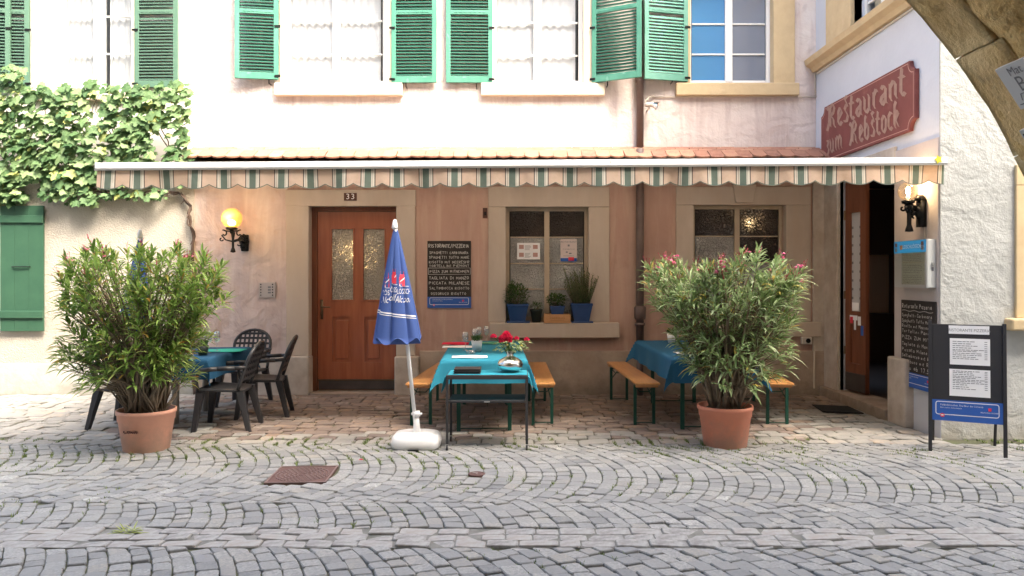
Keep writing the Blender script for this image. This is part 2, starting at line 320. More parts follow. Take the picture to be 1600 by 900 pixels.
m_gnap = clothmat('green_napkin', (.1,.35,.22))
m_bench = M('varnished_bench_wood', (.60,.29,.10), .35, col2=(.50,.225,.07), ns=3, dirt=(.42,.24,.12), ds=6, dlo=.6, dhi=.8, stretch=(9,.6,9), coat=.3, bump=.1, bs=8, bd=.001)
m_gleg = M('dark_green_metal', (.012,.07,.05), .45, metal=.2)
m_trol = M('grey_black_metal', (.035,.035,.038), .6, metal=0)
m_silver = M('hammered_silver', (.8,.78,.76), .12, metal=1, bump=.4, bs=45, bd=.006)
m_blueu = clothmat('blue_parasol_fabric', (.065,.115,.33), .1)
m_white = M('white_plastic', (.8,.8,.8), .35); m_wprint = M('white_print', (.8,.8,.82), .6); m_redp = M('red_print', (.72,.04,.07), .6)
m_board = M('chalkboard_black', (.022,.018,.017), .7, col2=(.035,.03,.028), ns=4); m_chalk = M('chalk', (.5,.48,.46), .9); m_aboard = M('aboard_black', (.028,.028,.033), .55)
m_bluep = M('blue_print', (.03,.11,.42), .5); m_inkt = M('grey_print', (.2,.2,.22), .7); m_pinkink = M('pinkish_print', (.5,.3,.27), .7)
m_sign = M('oxblood_sign_paint', (.21,.06,.055), .6, col2=(.18,.05,.045), ns=4, dirt=(.26,.1,.085), ds=5); m_signl = M('faded_tan_lettering', (.38,.24,.19), .7, col2=(.31,.18,.145), ns=14); m_signe = M('sign_edge_line', (.5,.28,.24), .6)
m_case = M('grey_aluminium', (.5,.52,.52), .4, metal=.5, spec=.5); m_casef = M('menu_case_white', (.62,.64,.64), .4); m_steel = M('brushed_steel', (.55,.54,.52), .35, metal=.9)
m_bluel = M('glowing_blue_panel', (.03,.2,.42), .3, emit=(.03,.3,.6), es=.06); m_menu = M('menu_paper', (.6,.6,.5), .6)  # blue header colour is lifted by a faint added glow
m_rust = M('rusty_cast_iron', (.13,.075,.07), .7, col2=(.17,.1,.09), ns=12, bump=.5, bs=60, bd=.004, metal=.3); m_rustl = M('worn_iron_ring', (.24,.17,.16), .6, metal=.4)
m_bluepot = M('blue_glazed_pot', (.02,.055,.17), .3, col2=(.03,.075,.21), ns=6); m_dpot = M('dark_green_pot', (.02,.03,.025), .5)
m_crate = M('wine_crate_pine', (.55,.3,.14), .7, col2=(.48,.25,.11), ns=4, stretch=(1,8,8)); m_crprint = M('crate_print', (.3,.15,.06), .8)
m_mat = M('dark_rubber_mat', (.018,.017,.018), .9, bump=1, bs=90, bd=.01)
m_plate = M('brown_enamel', (.09,.035,.025), .4); m_floor = M('dark_tile_floor', (.06,.045,.038), .5); m_tan = M('tan_interior', (.6,.4,.25), .8); m_wd = M('dark_interior_wood', (.05,.025,.015), .6)
m_bell = M('bell_panel_metal', (.5,.44,.42), .35, metal=.4); m_book = M('black_leather', (.03,.025,.025), .5, bump=.4, bs=60, bd=.002)
m_lbl = M('small_grey_lamp', (.55,.5,.45), .4); m_concrete = M('concrete_foot', (.38,.36,.33), .85)
# ================================================================ lettering
def font_geo(txt, size=1, align='CENTER', res=3):
    cu = bpy.data.curves.new('lettering', 'FONT'); cu.body = txt; cu.size = size; cu.align_x = align; cu.align_y = 'CENTER'; cu.resolution_u = res
    o = bpy.data.objects.new('lettering_tmp', cu); COL.objects.link(o); bpy.context.view_layer.update()
    me = o.evaluated_get(bpy.context.evaluated_depsgraph_get()).to_mesh()
    vs = [(v.co.x, v.co.y) for v in me.vertices]; fs = [tuple(p.vertices) for p in me.polygons]
    o.to_mesh_clear() if False else None
    bpy.data.objects.remove(o); bpy.data.curves.remove(cu); return vs, fs
def add_font(mb, txt, size, fn, mi=0, align='CENTER', sx=1, res=3):
    vs, fs = font_geo(txt, size, align, res); return mb.add([fn(x*sx, y) for x, y in vs], fs, mi)
SF = {'A':'00 00,45 100,90 00|20 40,70 40','B':'00 00,00 100,70 85,00 55|00 55,80 30,00 00','C':'90 85,40 100,00 50,40 00,90 15','D':'00 00,00 100,60 90,90 50,60 10,00 00',
'E':'85 100,00 100,00 00,85 00|00 52,65 52','F':'85 100,00 100,00 00|00 52,65 52','G':'90 85,40 100,00 50,40 00,90 10,90 45,55 45','H':'00 00,00 100|90 00,90 100|00 50,90 50','I':'30 00,30 100',
'J':'70 100,70 20,40 00,00 15','K':'00 00,00 100|85 100,00 45,85 00','L':'00 100,00 00,80 00','M':'00 00,00 100,45 40,90 100,90 00','N':'00 00,00 100,85 00,85 100','O':'45 100,00 50,45 00,90 50,45 100',
'P':'00 00,00 100,80 90,80 60,00 48','R':'00 00,00 100,80 90,80 60,00 48,85 00','S':'85 90,30 100,05 75,80 30,45 00,00 10','T':'45 00,45 100|00 100,90 100','U':'00 100,00 20,45 00,85 20,85 100',
'V':'00 100,45 00,90 100','W':'00 100,20 00,45 60,70 00,90 100','Z':'00 100,85 100,00 00,85 00','/':'00 -10,60 110','1':'20 75,50 100,50 00','7':'00 100,80 100,30 00','5':'80 100,10 100,10 55,70 50,70 10,00 00','0':'45 100,05 50,45 00,85 50,45 100','.':'20 00,30 08','3':'10 95,75 90,35 55,80 30,10 02',
'a':'70 60,20 55,10 10,60 10,70 60,80 00','b':'10 110,10 00,70 10,60 50,10 50','c':'70 55,20 50,15 05,70 08','d':'70 110,70 00,15 05,20 55,70 50','e':'10 30,70 35,55 60,15 50,15 05,70 05','g':'70 55,20 55,20 10,70 20,60 -30,10 -25','h':'10 00,10 110|10 40,50 60,65 00',
'i':'30 60,35 00','l':'30 110,30 00','m':'05 00,08 55,35 55,38 00,45 50,70 50,75 00','n':'10 00,12 55,55 55,65 00','o':'40 60,10 30,40 00,70 30,40 60','p':'10 -35,12 55,70 50,60 08,12 10','r':'15 00,15 55,60 60','s':'65 55,20 55,60 20,10 02','t':'35 100,35 05,60 05|10 65,65 65','u':'10 55,15 05,60 08,62 55,66 00','z':'10 55,65 55,10 02,70 02','f':'65 100,35 95,32 00|10 55,60 55'}
def chalk_text(mb, txt, h, fn, x0=0, w=None, th=.09, jit=.06, adv=1.15):
    x = 0; segs = []
    for ch in txt:
        if ch == ' ': x += .8; continue
        g = SF.get(ch)
        wd = .8
        if g:
            dy = rnd(-jit, jit); sc = rnd(.9, 1.08)
            for st in g.split('|'):
                pts = [tuple(float(q)/100 for q in p.split()) for p in st.split(',')]
                segs.append([(x+p[0]*wd*sc+rnd(-.03,.03), p[1]*sc+dy+rnd(-.03,.03)) for p in pts])
        x += adv*.9 if ch in 'MWmw' else (.55 if ch in 'Iil.' else adv*.82)
    s = h if w is None else w/x
    for pts in segs:
        for a, b in zip(pts, pts[1:]):
            ax, ay, bx, by = a[0]*s+x0, a[1]*h, b[0]*s+x0, b[1]*h
            dx, dy = bx-ax, by-ay; L = math.hypot(dx, dy) or 1; t = th*h/2
            nx, ny = -dy/L*t, dx/L*t
            mb.quad(fn(ax+nx, ay+ny), fn(ax-nx, ay-ny), fn(bx-nx, by-ny), fn(bx+nx, by+ny))
BL = {'n':(.78,['-.1 .9,.02 .8,.02 .2,.16 .03','.02 .72,.28 .96,.45 .8,.45 .2,.6 .03']),'u':(.78,['-.1 .95,.02 .8,.02 .2,.2 .02,.42 .18','.32 .95,.45 .8,.45 .2,.6 .03']),
'm':(1.2,['-.1 .9,.02 .8,.02 .2,.16 .03','.02 .72,.28 .96,.45 .8,.45 .2,.58 .03','.45 .72,.7 .96,.87 .8,.87 .2,1.02 .03']),'r':(.55,['-.1 .9,.02 .8,.02 .2,.16 .03','.02 .72,.22 .98,.38 .82']),
'e':(.6,['.02 .8,.02 .2,.2 .02,.42 .18','.02 .8,.22 1,.42 .72,.04 .42']),'s':(.6,['.4 .85,.22 1,.04 .78,.4 .35,.28 .08,-.02 .12','.3 1,.05 1.35,.3 1.45']),'t':(.5,['.1 1.35,.03 .9,.03 .2,.18 .02,.36 .14','-.12 .93,.3 .93']),
'a':(.72,['.05 .85,.22 .98,.42 .84,.42 .2,.56 .03','.42 .55,.1 .42,.02 .2,.18 .03,.42 .22']),'b':(.68,['.12 1.42,.0 1.25,.0 .2,.2 .02,.42 .2,.42 .75,.25 .95,.02 .7']),'o':(.65,['.2 .98,.0 .8,.0 .2,.2 .02,.42 .2,.42 .8,.2 .98']),
'c':(.55,['.4 .85,.2 1,.0 .8,.0 .2,.2 .02,.4 .14']),'k':(.66,['.14 1.45,.0 1.25,.0 .2,.12 .02','.02 .6,.26 .95,.4 .8,.12 .5,.42 .05']),'z':(.55,['.0 .9,.34 .9,.08 .5,.34 .35,.28 .05,-.02 -.12']),
'R':(1.15,['-.05 1.25,.1 1.42,.24 1.2,.18 .4,.0 .05,-.12 .14','.36 1.3,.62 1.44,.82 1.2,.7 .92,.36 .78','.42 .78,.72 .55,.76 .2,.98 .0','.38 1.3,.38 .2'])}
def black_text(par, mat, txt, x0, w, h, fn):
    tot = sum((BL[c][0] if c != ' ' else .5)+.06 for c in txt)
    sx = w/tot; x = x0; nx, nyv = .115, .085
    for c in txt:
        if c == ' ': x += .56*sx; continue
        wd, st = BL[c]; mb = MB(); L = 0
        for q in st:
            pts = [tuple(map(float, p.split())) for p in q.split(',')]
            for a, b in zip(pts, pts[1:]):
                vs = [(a[0]-nx, a[1]+nyv), (a[0]+nx, a[1]-nyv), (b[0]+nx, b[1]-nyv), (b[0]-nx, b[1]+nyv)]
                L += 1; mb.add([fn(x+p[0]*sx, p[1]*h, L*.12) for p in vs], [(0,1,2,3)])
                t = Vector((b[0]-a[0], b[1]-a[1])).normalized()*.035; n_ = Vector((-t.y, t.x))*1.2
                vs = [(a[0]-n_.x, a[1]-n_.y), (a[0]+n_.x, a[1]+n_.y), (b[0]+n_.x, b[1]+n_.y), (b[0]-n_.x, b[1]-n_.y)]
                L += 1; mb.add([fn(x+p[0]*sx, p[1]*h, L*.12) for p in vs], [(0,1,2,3)])
        mb.build('letter', mat, par)
        x += (wd+.06)*sx

# ================================================================ the ground
g = MB(); g.quad((-60,-30,-.012), (60,-30,-.012), (60,60,-.012), (-60,60,-.012))
gr = g.build('ground', m_joint); gr['kind'] = 'structure'
street = MB().quad((-14,-3,-.006), (14,-3,-.006), (14,7.2,-.006), (-14,7.2,-.006)).build('street', m_joint, label='grey granite sett street laid in arcs'); street['kind'] = 'structure'; ORG['street'] = Vector((0,0,0))
terrace = MB().quad((-14,7.2,-.004), (14,7.2,-.004), (14,10.6,-.004), (-14,10.6,-.004)).build('terrace_pavement', m_joint, label='brown stone paving under the awning'); terrace['kind'] = 'structure'; ORG['terrace_pavement'] = Vector((0,0,0))
def block(mb, q, h=.012, inset=.006, rim=.012):
    """one paving stone from four corner points, rounded corners, bevelled rim, slightly tilted top"""
    c = Vector((sum(p[0] for p in q)/4, sum(p[1] for p in q)/4)); pts = []
    for i in range(4):
        p = Vector(q[i][:2]); a = Vector(q[i-1][:2]); b = Vector(q[(i+1) % 4][:2])
        p = p+(c-p).normalized()*inset
        k = rnd(.05, .13)
        pts.append(p.lerp(a, k)); pts.append(p.lerp(b, k*rnd(.8,1.2)))
    tx, ty = rnd(-.07,.07), rnd(-.07,.07); n = 8
    H = lambda p: h+(p.x-c.x)*tx+(p.y-c.y)*ty
    vs = [(p.x, p.y, -.02) for p in pts]+[(p.x, p.y, H(p)-.006) for p in pts]+[(lambda w: (w.x, w.y, H(w)))(p+(c-p).normalized()*min(rim, (c-p).length*.35)) for p in pts]
    fs = [(i, (i+1) % n, n+(i+1) % n, n+i) for i in range(n)]+[(n+i, n+(i+1) % n, 2*n+(i+1) % n, 2*n+i) for i in range(n)]+[tuple(range(2*n, 3*n))]
    mb.add(vs, fs)
def in_view(x, y): px = 812+F*x/max(y, .1); return -20 < px < 1620 and y > 3.9
def lay(stones, parent, name, mat, limit=300, **kw):
    vis = sorted([q for q in stones if in_view(sum(p[0] for p in q)/4, sum(p[1] for p in q)/4) and not hidden(q)], key=lambda q: sum(p[1] for p in q))[:limit]
    ids = set(id(q) for q in vis); rest = MB()
    for q in stones:
        if id(q) in ids:
            b = MB(); block(b, q, rnd(.004,.018), **kw); c = centre_of(b); c.z = 0
            b.v = [tuple(Vector(v)-c) for v in b.v]; put(b.mesh(name, mat), name, parent, c)
        else: block(rest, q, rnd(.006,.016), **kw)
    if rest.v: rest.build('smaller_'+name+'s', mat, parent, kind='stuff')
def hidden(q): return False
cover_c = (-1.73, 6.02)
def skip(x, y):
    if abs(x+1.73-(y-6.02)*-.0) < .25 and abs(y-6.02) < .28: return True
    if math.hypot(x+.343, y-6.05) < .075: return True
    if x > 4.06 and y > 7.32: return True
    return False
def arc_band(y0, y1, yc, half, sag, dx=.118, ds=.112, xr=(-7.6, 7.6)):
    out = []; n = int((xr[1]-xr[0])/dx)
    bl = lambda y: sag*(1-min(1.0, abs(y-yc)/half)**2)
    db = lambda y: -2*sag*(y-yc)/half**2
    jit = [[0]*60 for _ in range(n+2)]
    wob = [rnd(-.012,.012) for _ in range(n+2)]
    for i in range(n):
        x = xr[0]+i*dx
        y = y0-rnd(0, .06)
        while y < y1-.02:
            s = math.sqrt(1+db(y)**2); step = ds*rnd(.82,1.25)/s
            ye = min(y+step, y1) if y+step < y1-.035 else y1
            ya = max(y, y0)
            def P(col, yy, k):
                xx = x+bl(yy)+(dx+wob[i+1] if col else wob[i]); sh = -db(yy)*dx*.55*(1 if col else 0)
                ny = min(max(yy+sh, y0), y1); return (xx+(bl(ny)-bl(yy) if col else 0), ny)
            q = [P(0, ya, 0), P(1, ya, 0), P(1, ye, 0), P(0, ye, 0)]
            j = .004; q = [(p[0]+rnd(-j,j), p[1]+rnd(-j,j)) for p in q]
            cx, cy = sum(p[0] for p in q)/4, sum(p[1] for p in q)/4
            ar = abs((q[2][0]-q[0][0])*(q[3][1]-q[1][1])-(q[3][0]-q[1][0])*(q[2][1]-q[0][1]))/2
            if ar > .003 and not skip(cx, cy): out.append(q)
            y = ye
            if ye >= y1: break
    return out
setts = arc_band(5.28, 7.13, 6.05, 1.0, .46)+arc_band(4.75, 5.28, 4.62, .95, .42)+arc_band(2.9, 4.41, 3.55, 1.0, .42)
lay(setts, street, 'sett', m_sett, inset=.0042, rim=.006)
MB().quad((-14,4.42,.003),(14,4.42,.003),(14,4.75,.003),(-14,4.75,.003)).build('channel_mortar', M('pale_mortar', (.22,.215,.2), .9, col2=(.14,.14,.12), ns=9, bump=.5, bs=60, bd=.005), street)
bs = []
for k, (ya, yb) in enumerate([(4.425,4.53),(4.53,4.635),(4.635,4.745)]):
    x = -7+rnd(0,.2)
    while x < 7: L = rnd(.13,.25); bs.append([(x,ya),(x+L,ya+rnd(-.006,.006)),(x+L,yb+rnd(-.006,.006)),(x,yb)]); x += L
lay(bs, street, 'channel_stone', m_band, inset=.003, rim=.006)
# terrace: a border course, then rows parallel to the house
ts = []; x = -7.5
while x < 4.05: L = rnd(.17,.29); ts.append([(x,7.14),(x+L,7.14),(x+L,7.31),(x,7.31)]); x += L
tg = [q for q in ts]; tb = []
y = 7.31; row = 0
while y < 10.05:
    d = rnd(.125,.165); x = -7.5+rnd(0,.2)
    while x < 4.05:
        L = rnd(.14,.27); w = .02*math.sin(x*2.1+row)+.05*max(0, -x-3.5)*.6*math.sin(x*.9)
        q = [(x,y+w),(x+L,y+w+rnd(-.01,.01)),(x+L,y+d+w+rnd(-.008,.008)),(x,y+d+w)]
        (tg if (x < -3.9+rnd(-.8,.6) or (x > 2.6+rnd(-.5,.8) and y < 9) or y+rnd(-.3,.3) < 7.4) else tb).append(q); x += L
    y += d; row += 1
lay(tb, terrace, 'paving_stone', m_terr, 210, inset=.0065, rim=.016)
lay(tg, terrace, 'grey_paving_stone', m_terrg, 210, inset=.0065, rim=.016)
# green growth in the joints
mo = MB()
for k in range(15000):
    x = rnd(-5.6, 5.6); y = 7.35-abs(random.gauss(0, .75)) if random.random() < .75 else rnd(4, 7.2)
    if noise.noise(Vector((x*1.1, y*1.3, 0))) < -.05+.25*(6.9-y)/2 or skip(x, y) or noise.noise(Vector((x*4.5, y*5, 9))) < .02: continue
    yy = min(y, 7.13)
    if yy > 5.28: bl = .46*(1-min(1, abs(yy-6.05)))**1; bl = .46*(1-min(1.0, abs(yy-6.05)/1.0)**2)
    elif yy > 4.75: bl = .42*(1-min(1.0, abs(yy-4.62)/.95)**2)
    elif yy < 4.41: bl = .42*(1-min(1.0, abs(yy-3.55))**2)
    else: continue
    i = round((x-bl+7.6)/.118); xx = -7.6+i*.118+bl+random.gauss(0,.005)
    for j in range(3):
        a = rnd(0, 6.28); l = rnd(.010,.028); h = rnd(.014,.034)
        bx, by = xx+rnd(-.01,.01), y+rnd(-.015,.015)
        mo.add([(bx-.005*math.sin(a),by+.005*math.cos(a),.0),(bx+.005*math.sin(a),by-.005*math.cos(a),.0),(bx+l*math.cos(a),by+l*math.sin(a),h)], [(0,1,2)])
mo.build('joint_grass', m_moss, label='small green grass growing in the joints between the setts', kind='stuff')['category'] = 'grass'

# ================================================================ walls
def wall(mb, fn, u0, u1, v0, v1, holes, depth, mi=0, ridge=None):
    us = sorted(set([u0, u1]+[h[0] for h in holes]+[h[1] for h in holes])); vs = sorted(set([v0, v1]+[h[2] for h in holes]+[h[3] for h in holes]))
    us = [u for u in us if u0 <= u <= u1]; vs = [v for v in vs if v0 <= v <= v1]
    for a, b in zip(us, us[1:]):
        for c, d in zip(vs, vs[1:]):
            m = ((a+b)/2, (c+d)/2)
            if any(h[0] < m[0] < h[1] and h[2] < m[1] < h[3] for h in holes): continue
            mb.quad(fn(a,c,0), fn(b,c,0), fn(b,d,0), fn(a,d,0), mi); mb.quad(fn(a,c,depth), fn(a,d,depth), fn(b,d,depth), fn(b,c,depth), mi)
    for h in holes:
        a, b, c, d = max(h[0],u0), min(h[1],u1), max(h[2],v0), min(h[3],v1)
        mb.quad(fn(a,c,0), fn(a,d,0), fn(a,d,depth), fn(a,c,depth), mi); mb.quad(fn(b,c,0), fn(b,c,depth), fn(b,d,depth), fn(b,d,0), mi)
        mb.quad(fn(a,d,0), fn(b,d,0), fn(b,d,depth), fn(a,d,depth), mi)
        if c > v0: mb.quad(fn(a,c,0), fn(a,c,depth), fn(b,c,depth), fn(b,c,0), mi)
    mb.quad(fn(u0,v1,0), fn(u1,v1,0), fn(u1,v1,depth), fn(u0,v1,depth), mi)
    mb.quad(fn(u0,v0,0), fn(u0,v1,0), fn(u0,v1,depth), fn(u0,v0,depth), mi); mb.quad(fn(u1,v0,0), fn(u1,v1,0), fn(u1,v1,depth), fn(u1,v0,depth), mi)
    return mb
YL, YU, XS, YF = 10.1, 10.45, 4.1, 7.35       # lower facade, upper facade, passage wall, front of the side house
LO = lambda u, v, d: (u, YL+d, v)
UP = lambda u, v, d: (u, YU+d, v)
PA = lambda u, v, d: (XS+d, u, v)
FR = lambda u, v, d: (u, YF+d, v)
XL = PX(304, YL)                               # where the left house ends
# ---- the middle house
house = thing('town_house', 'pink plastered town house with the brown door and the tiled ledge', 'house', (0,YL,0))
def pl(px): return PX(px, YL)
def zl(py): return PZ(py, YL)
DX0, DX1 = pl(483), pl(620); DZ0, DZ1 = zl(612), zl(322)
W1 = (pl(790), pl(920), zl(503), zl(323)); W2 = (pl(1083), pl(1228), zl(503), zl(320))
XM = pl(449)
wall(MB(), LO, XL, XM, 0, 3.05, [], .3).build('mauve_wall', m_wallpurple, house)
wall(MB(), LO, XM, XS-.001, 0, 3.05, [(DX0,DX1,0,DZ1),W1,W2], .3).build('salmon_wall', m_wallwarm, house)
def pu(px): return PX(px, YU)
def zu(py): return PZ(py, YU)
UW = [(pu(442), pu(602), zu(131), 5.75), (pu(768), pu(912), zu(131), 5.75), (pu(1078), pu(1208), zu(129), 5.75)]
wall(MB(), UP, XL-.02, XS-.001, 3.0, 9.2, UW, .25).build('upper_wall', m_wallup, house)
wall(MB(), lambda u,v,d: (XL-.3+d, u, v), YU+.2, 14, 0, 9.2, [], .2).build('side_wall', m_wallup, house)
MB().box(-9, 9, 9.9, 15, 9.2, 9.5).build('eaves', m_stone, house, bevel=.02)
# plinth and stone surrounds
def stone(name, x0, x1, z0, z1, y0, y1, mat=None, par=None, bev=.008): return MB().box(x0, x1, y0, y1, z0, z1).build(name, mat or m_stone, par or house, bevel=bev)
stone('plinth', XL+.01, pl(443)-.003, 0, zl(558), YL-.03, YL+.02, m_stoneb)
stone('plinth', pl(656), XS-.003, 0, zl(548), YL-.035, YL+.02, m_plinth)
ds = thing('door_surround', '', '', (0,YL,0)); 
for k in ('label','category'): del ds[k]
ds.parent = house; ds.location = (0,0,0); ORG[ds.name] = Vector((0,YL,0))
stone('jamb_stone', pl(448), DX0+.004, zl(556)+.002, DZ1-.002, YL-.035, YL+.12, m_stone, ds)
stone('jamb_stone', DX1-.004, pl(649), zl(556)+.002, DZ1-.002, YL-.035, YL+.12, m_stone, ds)
stone('lintel', pl(447), pl(650), DZ1-.004, zl(297), YL-.037, YL+.12, m_stone, ds)
stone('base_block', pl(443), DX0+.02, 0, zl(556), YL-.09, YL+.12, m_stoneb, ds, .02)
stone('base_block', DX1-.02, pl(656), 0, zl(556), YL-.09, YL+.12, m_stoneb, ds, .02)
stone('threshold', DX0+.02, DX1-.02, 0, DZ0-.01, YL-.07, YL+.24, m_plinth, ds, .012)
# door: leaf > glass panes, handle, kick plate; panels as raised mouldings
yd = YL+.16
fr = wall(MB(), lambda u,v,d: (u, yd-.03+d, v), DX0, DX1, DZ0-.01, DZ1, [(pl(491), DX1-.035, DZ0-.02, zl(329))], .08).build('door_frame', m_door2, house, bevel=.006)
PN = [(pl(514), pl(547.5), zl(469), zl(357)), (pl(564), pl(597.5), zl(469), zl(357))]
LP = [(pl(515), pl(545), zl(568), zl(496)), (pl(566), pl(594), zl(568), zl(496))]
leaf = wall(MB(), lambda u,v,d: (u, yd+d, v), pl(491.5), DX1-.037, DZ0, zl(329.5), PN+LP, .05)
door = leaf.build('door', m_door, house, bevel=.004)
for p in LP:
    b = MB().box(p[0]-.003, p[1]+.003, yd+.022, yd+.04, p[2]-.003, p[3]+.003)
    b.build('recessed_panel', m_door, door)
    m = MB().box(p[0]+.04, p[1]-.04, yd+.008, yd+.03, p[2]+.045, p[3]-.045).build('raised_field', m_door, door, bevel=.012)
for p in PN:
    t = .018; m = MB()
    m.box(p[0]-t, p[1]+t, yd-.008, yd+.012, p[3]+.001, p[3]+t).box(p[0]-t, p[1]+t, yd-.008, yd+.012, p[2]-t, p[2]-.001).box(p[0]-t, p[0]-.001, yd-.008, yd+.012, p[2], p[3]).box(p[1]+.001, p[1]+t, yd-.008, yd+.012, p[2], p[3])
    m.build('glazing_bead', m_door, door, bevel=.004)
    MB().box(p[0], p[1], yd+.02, yd+.028, p[2], p[3]).build('door_pane', m_frodoor, door)
MB().box(pl(493), DX1-.04, yd-.012, yd-.001, DZ0+.005, zl(597)).build('kick_plate', m_kick, door, bevel=.003)
MB().box(pl(492), DX1-.039, yd-.02, yd-.0015, zl(597)+.001, zl(595)).build('drip_strip', m_brassd, door)
hx = pl(498); h = MB().box(hx-.018, hx+.018, yd-.012, yd-.001, zl(500), zl(469)); h.tube([(hx,yd-.01,zl(480)),(hx,yd-.05,zl(480)),(hx+.03,yd-.06,zl(480)),(hx+.13,yd-.06,zl(480.5))], [.009,.01,.01,.007])
h.build('door_handle', m_brassd, door, True)
hall = MB()
hall.box(pl(470), pl(640), yd+1.5, yd+1.6, 0, 2.8).box(pl(460), pl(470), yd+.14, yd+1.5, 0, 2.8).box(pl(640), pl(650), yd+.14, yd+1.5, 0, 2.8).box(pl(460), pl(650), yd+.14, yd+1.6, 2.8, 2.85).box(pl(460),pl(650),yd+.14,yd+1.6,-.02,.0)
hall.build('hallway', M('hall_wall', (.75,.7,.6), .9), house)
hl = thing('hall_lamp', 'warm lamp glowing behind the left pane of the brown door', 'lamp', (pl(541), yd+.45, 1.9))
MB().sphere((pl(541), yd+.45, 1.92), .07, 16, 10).build('lit_globe', M('hall_globe', (1,.8,.5), .5, emit=(1,.66,.3), es=5), hl, True)
MB().tube([(pl(541), yd+.45, 1.99),(pl(541), yd+.45, 2.8)], .008).build('lamp_rod', m_brassd, hl)
# windows of the lower floor
def window(par, fn, u0, u1, v0, v1, cols, rows, fm, gms, w=.045, mw=.02, mul=.075, dep=.05, name='window', muls=None):
    """frame > panes ; rows = list of split heights, gms = glass material per (col,row)"""
    f = MB(); n = cols; cw = (u1-u0)/n
    B = lambda a, b, c, d, e0, e1: f.prism([(a,c),(b,c),(b,d),(a,d)], lambda p: fn(p[0],p[1],e0), lambda p: fn(p[0],p[1],e1))
    B(u0, u0+w, v0, v1, 0, dep); B(u1-w, u1, v0, v1, 0, dep); B(u0+w, u1-w, v1-w, v1, .001, dep-.001); B(u0+w, u1-w, v0, v0+w*1.3, .001, dep-.001)
    for k in range(1, n): B(u0+k*cw-mul/2, u0+k*cw+mul/2, v0+w, v1-w, -.012, dep-.002)
    panes = []
    edges = [v0+w]+list(rows)+[v1-w]
    for k in range(n):
        a = u0+w+.012 if k == 0 else u0+k*cw+mul/2; b = u1-w-.012 if k == n-1 else u0+(k+1)*cw-mul/2
        for r in rows: B(a, b, r-mw/2, r+mw/2, .008, dep-.008)
        for i, (c, d) in enumerate(zip(edges, edges[1:])): panes.append((a, b, c+mw/2*(i > 0), d-mw/2*(i < len(edges)-2), k, i))
    fo = f.build(name, fm, par, bevel=.004)
    for a, b, c, d, k, i in panes:
        g = MB().prism([(a,c),(b,c),(b,d),(a,d)], lambda p: fn(p[0],p[1],dep*.5), lambda p: fn(p[0],p[1],dep*.5+.005)); g.build('pane', gms(k, i), fo)
    return fo
def surround(par, x0, x1, z0, z1, o, y0, y1, mat, sl, sr, sz0, sz1, sy, top=None):
    a, b = o
    stone('jamb_stone', a, x0+.004, sz1+.005, z1-.005, y0, y1, mat, par); stone('jamb_stone', x1-.004, b, sz1+.005, z1-.005, y0, y1, mat, par)
    if top: stone('lintel', a, b, z1-.004, top, y0-.002, y1, mat, par)
    stone('sill', sl, sr, sz0, sz1+.004, sy, y1+.06, mat, par, .012)
def group_part(name, par, org):
    e = bpy.data.objects.new(name, None); COL.objects.link(e); e.parent = par; e.location = Vector(org)-ORG[par.name]; ORG[e.name] = Vector(org); e.empty_display_size = .1; return e
s1 = group_part('window_surround', house, (0,YL,0)); surround(s1, W1[0], W1[1], W1[2], W1[3], (pl(763), pl(952)), YL-.025, YL+.1, m_stone, pl(765), pl(966), zl(527), zl(504), YL-.13, zl(292))
s2 = group_part('window_surround', house, (0,YL,0)); surround(s2, W2[0], W2[1], W2[2], W2[3], (pl(1056), pl(1266)), YL-.025, YL+.1, m_stone, pl(1056), pl(1281), zl(526), zl(503), YL-.06, zl(292))
ks = MB().prism([(pl(1148),zl(317)),(pl(1176),zl(317)),(pl(1180),zl(288)),(pl(1144),zl(288))], lambda p: (p[0],YL-.06,p[1]), lambda p: (p[0],YL,p[1])).build('keystone', m_stone, s2, bevel=.01)
stone('pilaster', pl(1269), pl(1289), 0, 3.04, YL-.03, YL, m_stoneb)
LW = lambda u, v, d: (u, YL+.12+d, v)
window(house, LW, W1[0], W1[1], W1[2], W1[3], 2, [zl(452), zl(411.5), zl(370)], m_beige, lambda k, i: m_frod if i == 3 else m_fro, .05, .018, .07)
window(house, LW, W2[0], W2[1], W2[2], W2[3], 2, [zl(450), zl(410), zl(368.5)], m_beige, lambda k, i: m_frod if (i == 3 or (k == 1 and i > 1)) else m_fro, .05, .018, .07)
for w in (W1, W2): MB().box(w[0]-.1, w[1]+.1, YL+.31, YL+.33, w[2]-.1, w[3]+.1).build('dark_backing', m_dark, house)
# upper windows, shutters, sills
UF = lambda u, v, d: (u, YU+.14+d, v)
window(house, UF, *UW[0], 2, [zu(80), zu(27)], m_wf, lambda k, i: m_glass, .06, .022, .10, name='upper_window')
window(house, UF, *UW[1], 2, [zu(82), zu(30)], m_wf, lambda k, i: m_glass, .06, .022, .10, name='upper_window')
window(house, UF, *UW[2], 2, [zu(80), zu(32)], m_wf, lambda k, i: m_glassb if k == 0 else m_glassg, .05, .022, .10, name='upper_window')
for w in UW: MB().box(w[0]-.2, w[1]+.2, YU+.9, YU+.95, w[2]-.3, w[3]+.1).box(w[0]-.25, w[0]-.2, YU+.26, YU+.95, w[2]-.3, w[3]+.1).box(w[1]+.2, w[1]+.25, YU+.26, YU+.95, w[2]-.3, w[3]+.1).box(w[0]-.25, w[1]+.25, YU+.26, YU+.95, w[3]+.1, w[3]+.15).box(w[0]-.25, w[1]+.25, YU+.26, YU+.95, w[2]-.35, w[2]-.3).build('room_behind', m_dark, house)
m_upst = M('pale_surround_stone', (.68,.6,.47), .85, col2=(.62,.53,.4), ns=3, bump=.3, bs=40, bd=.005)  # paler, less yellow tone than the third window's surround
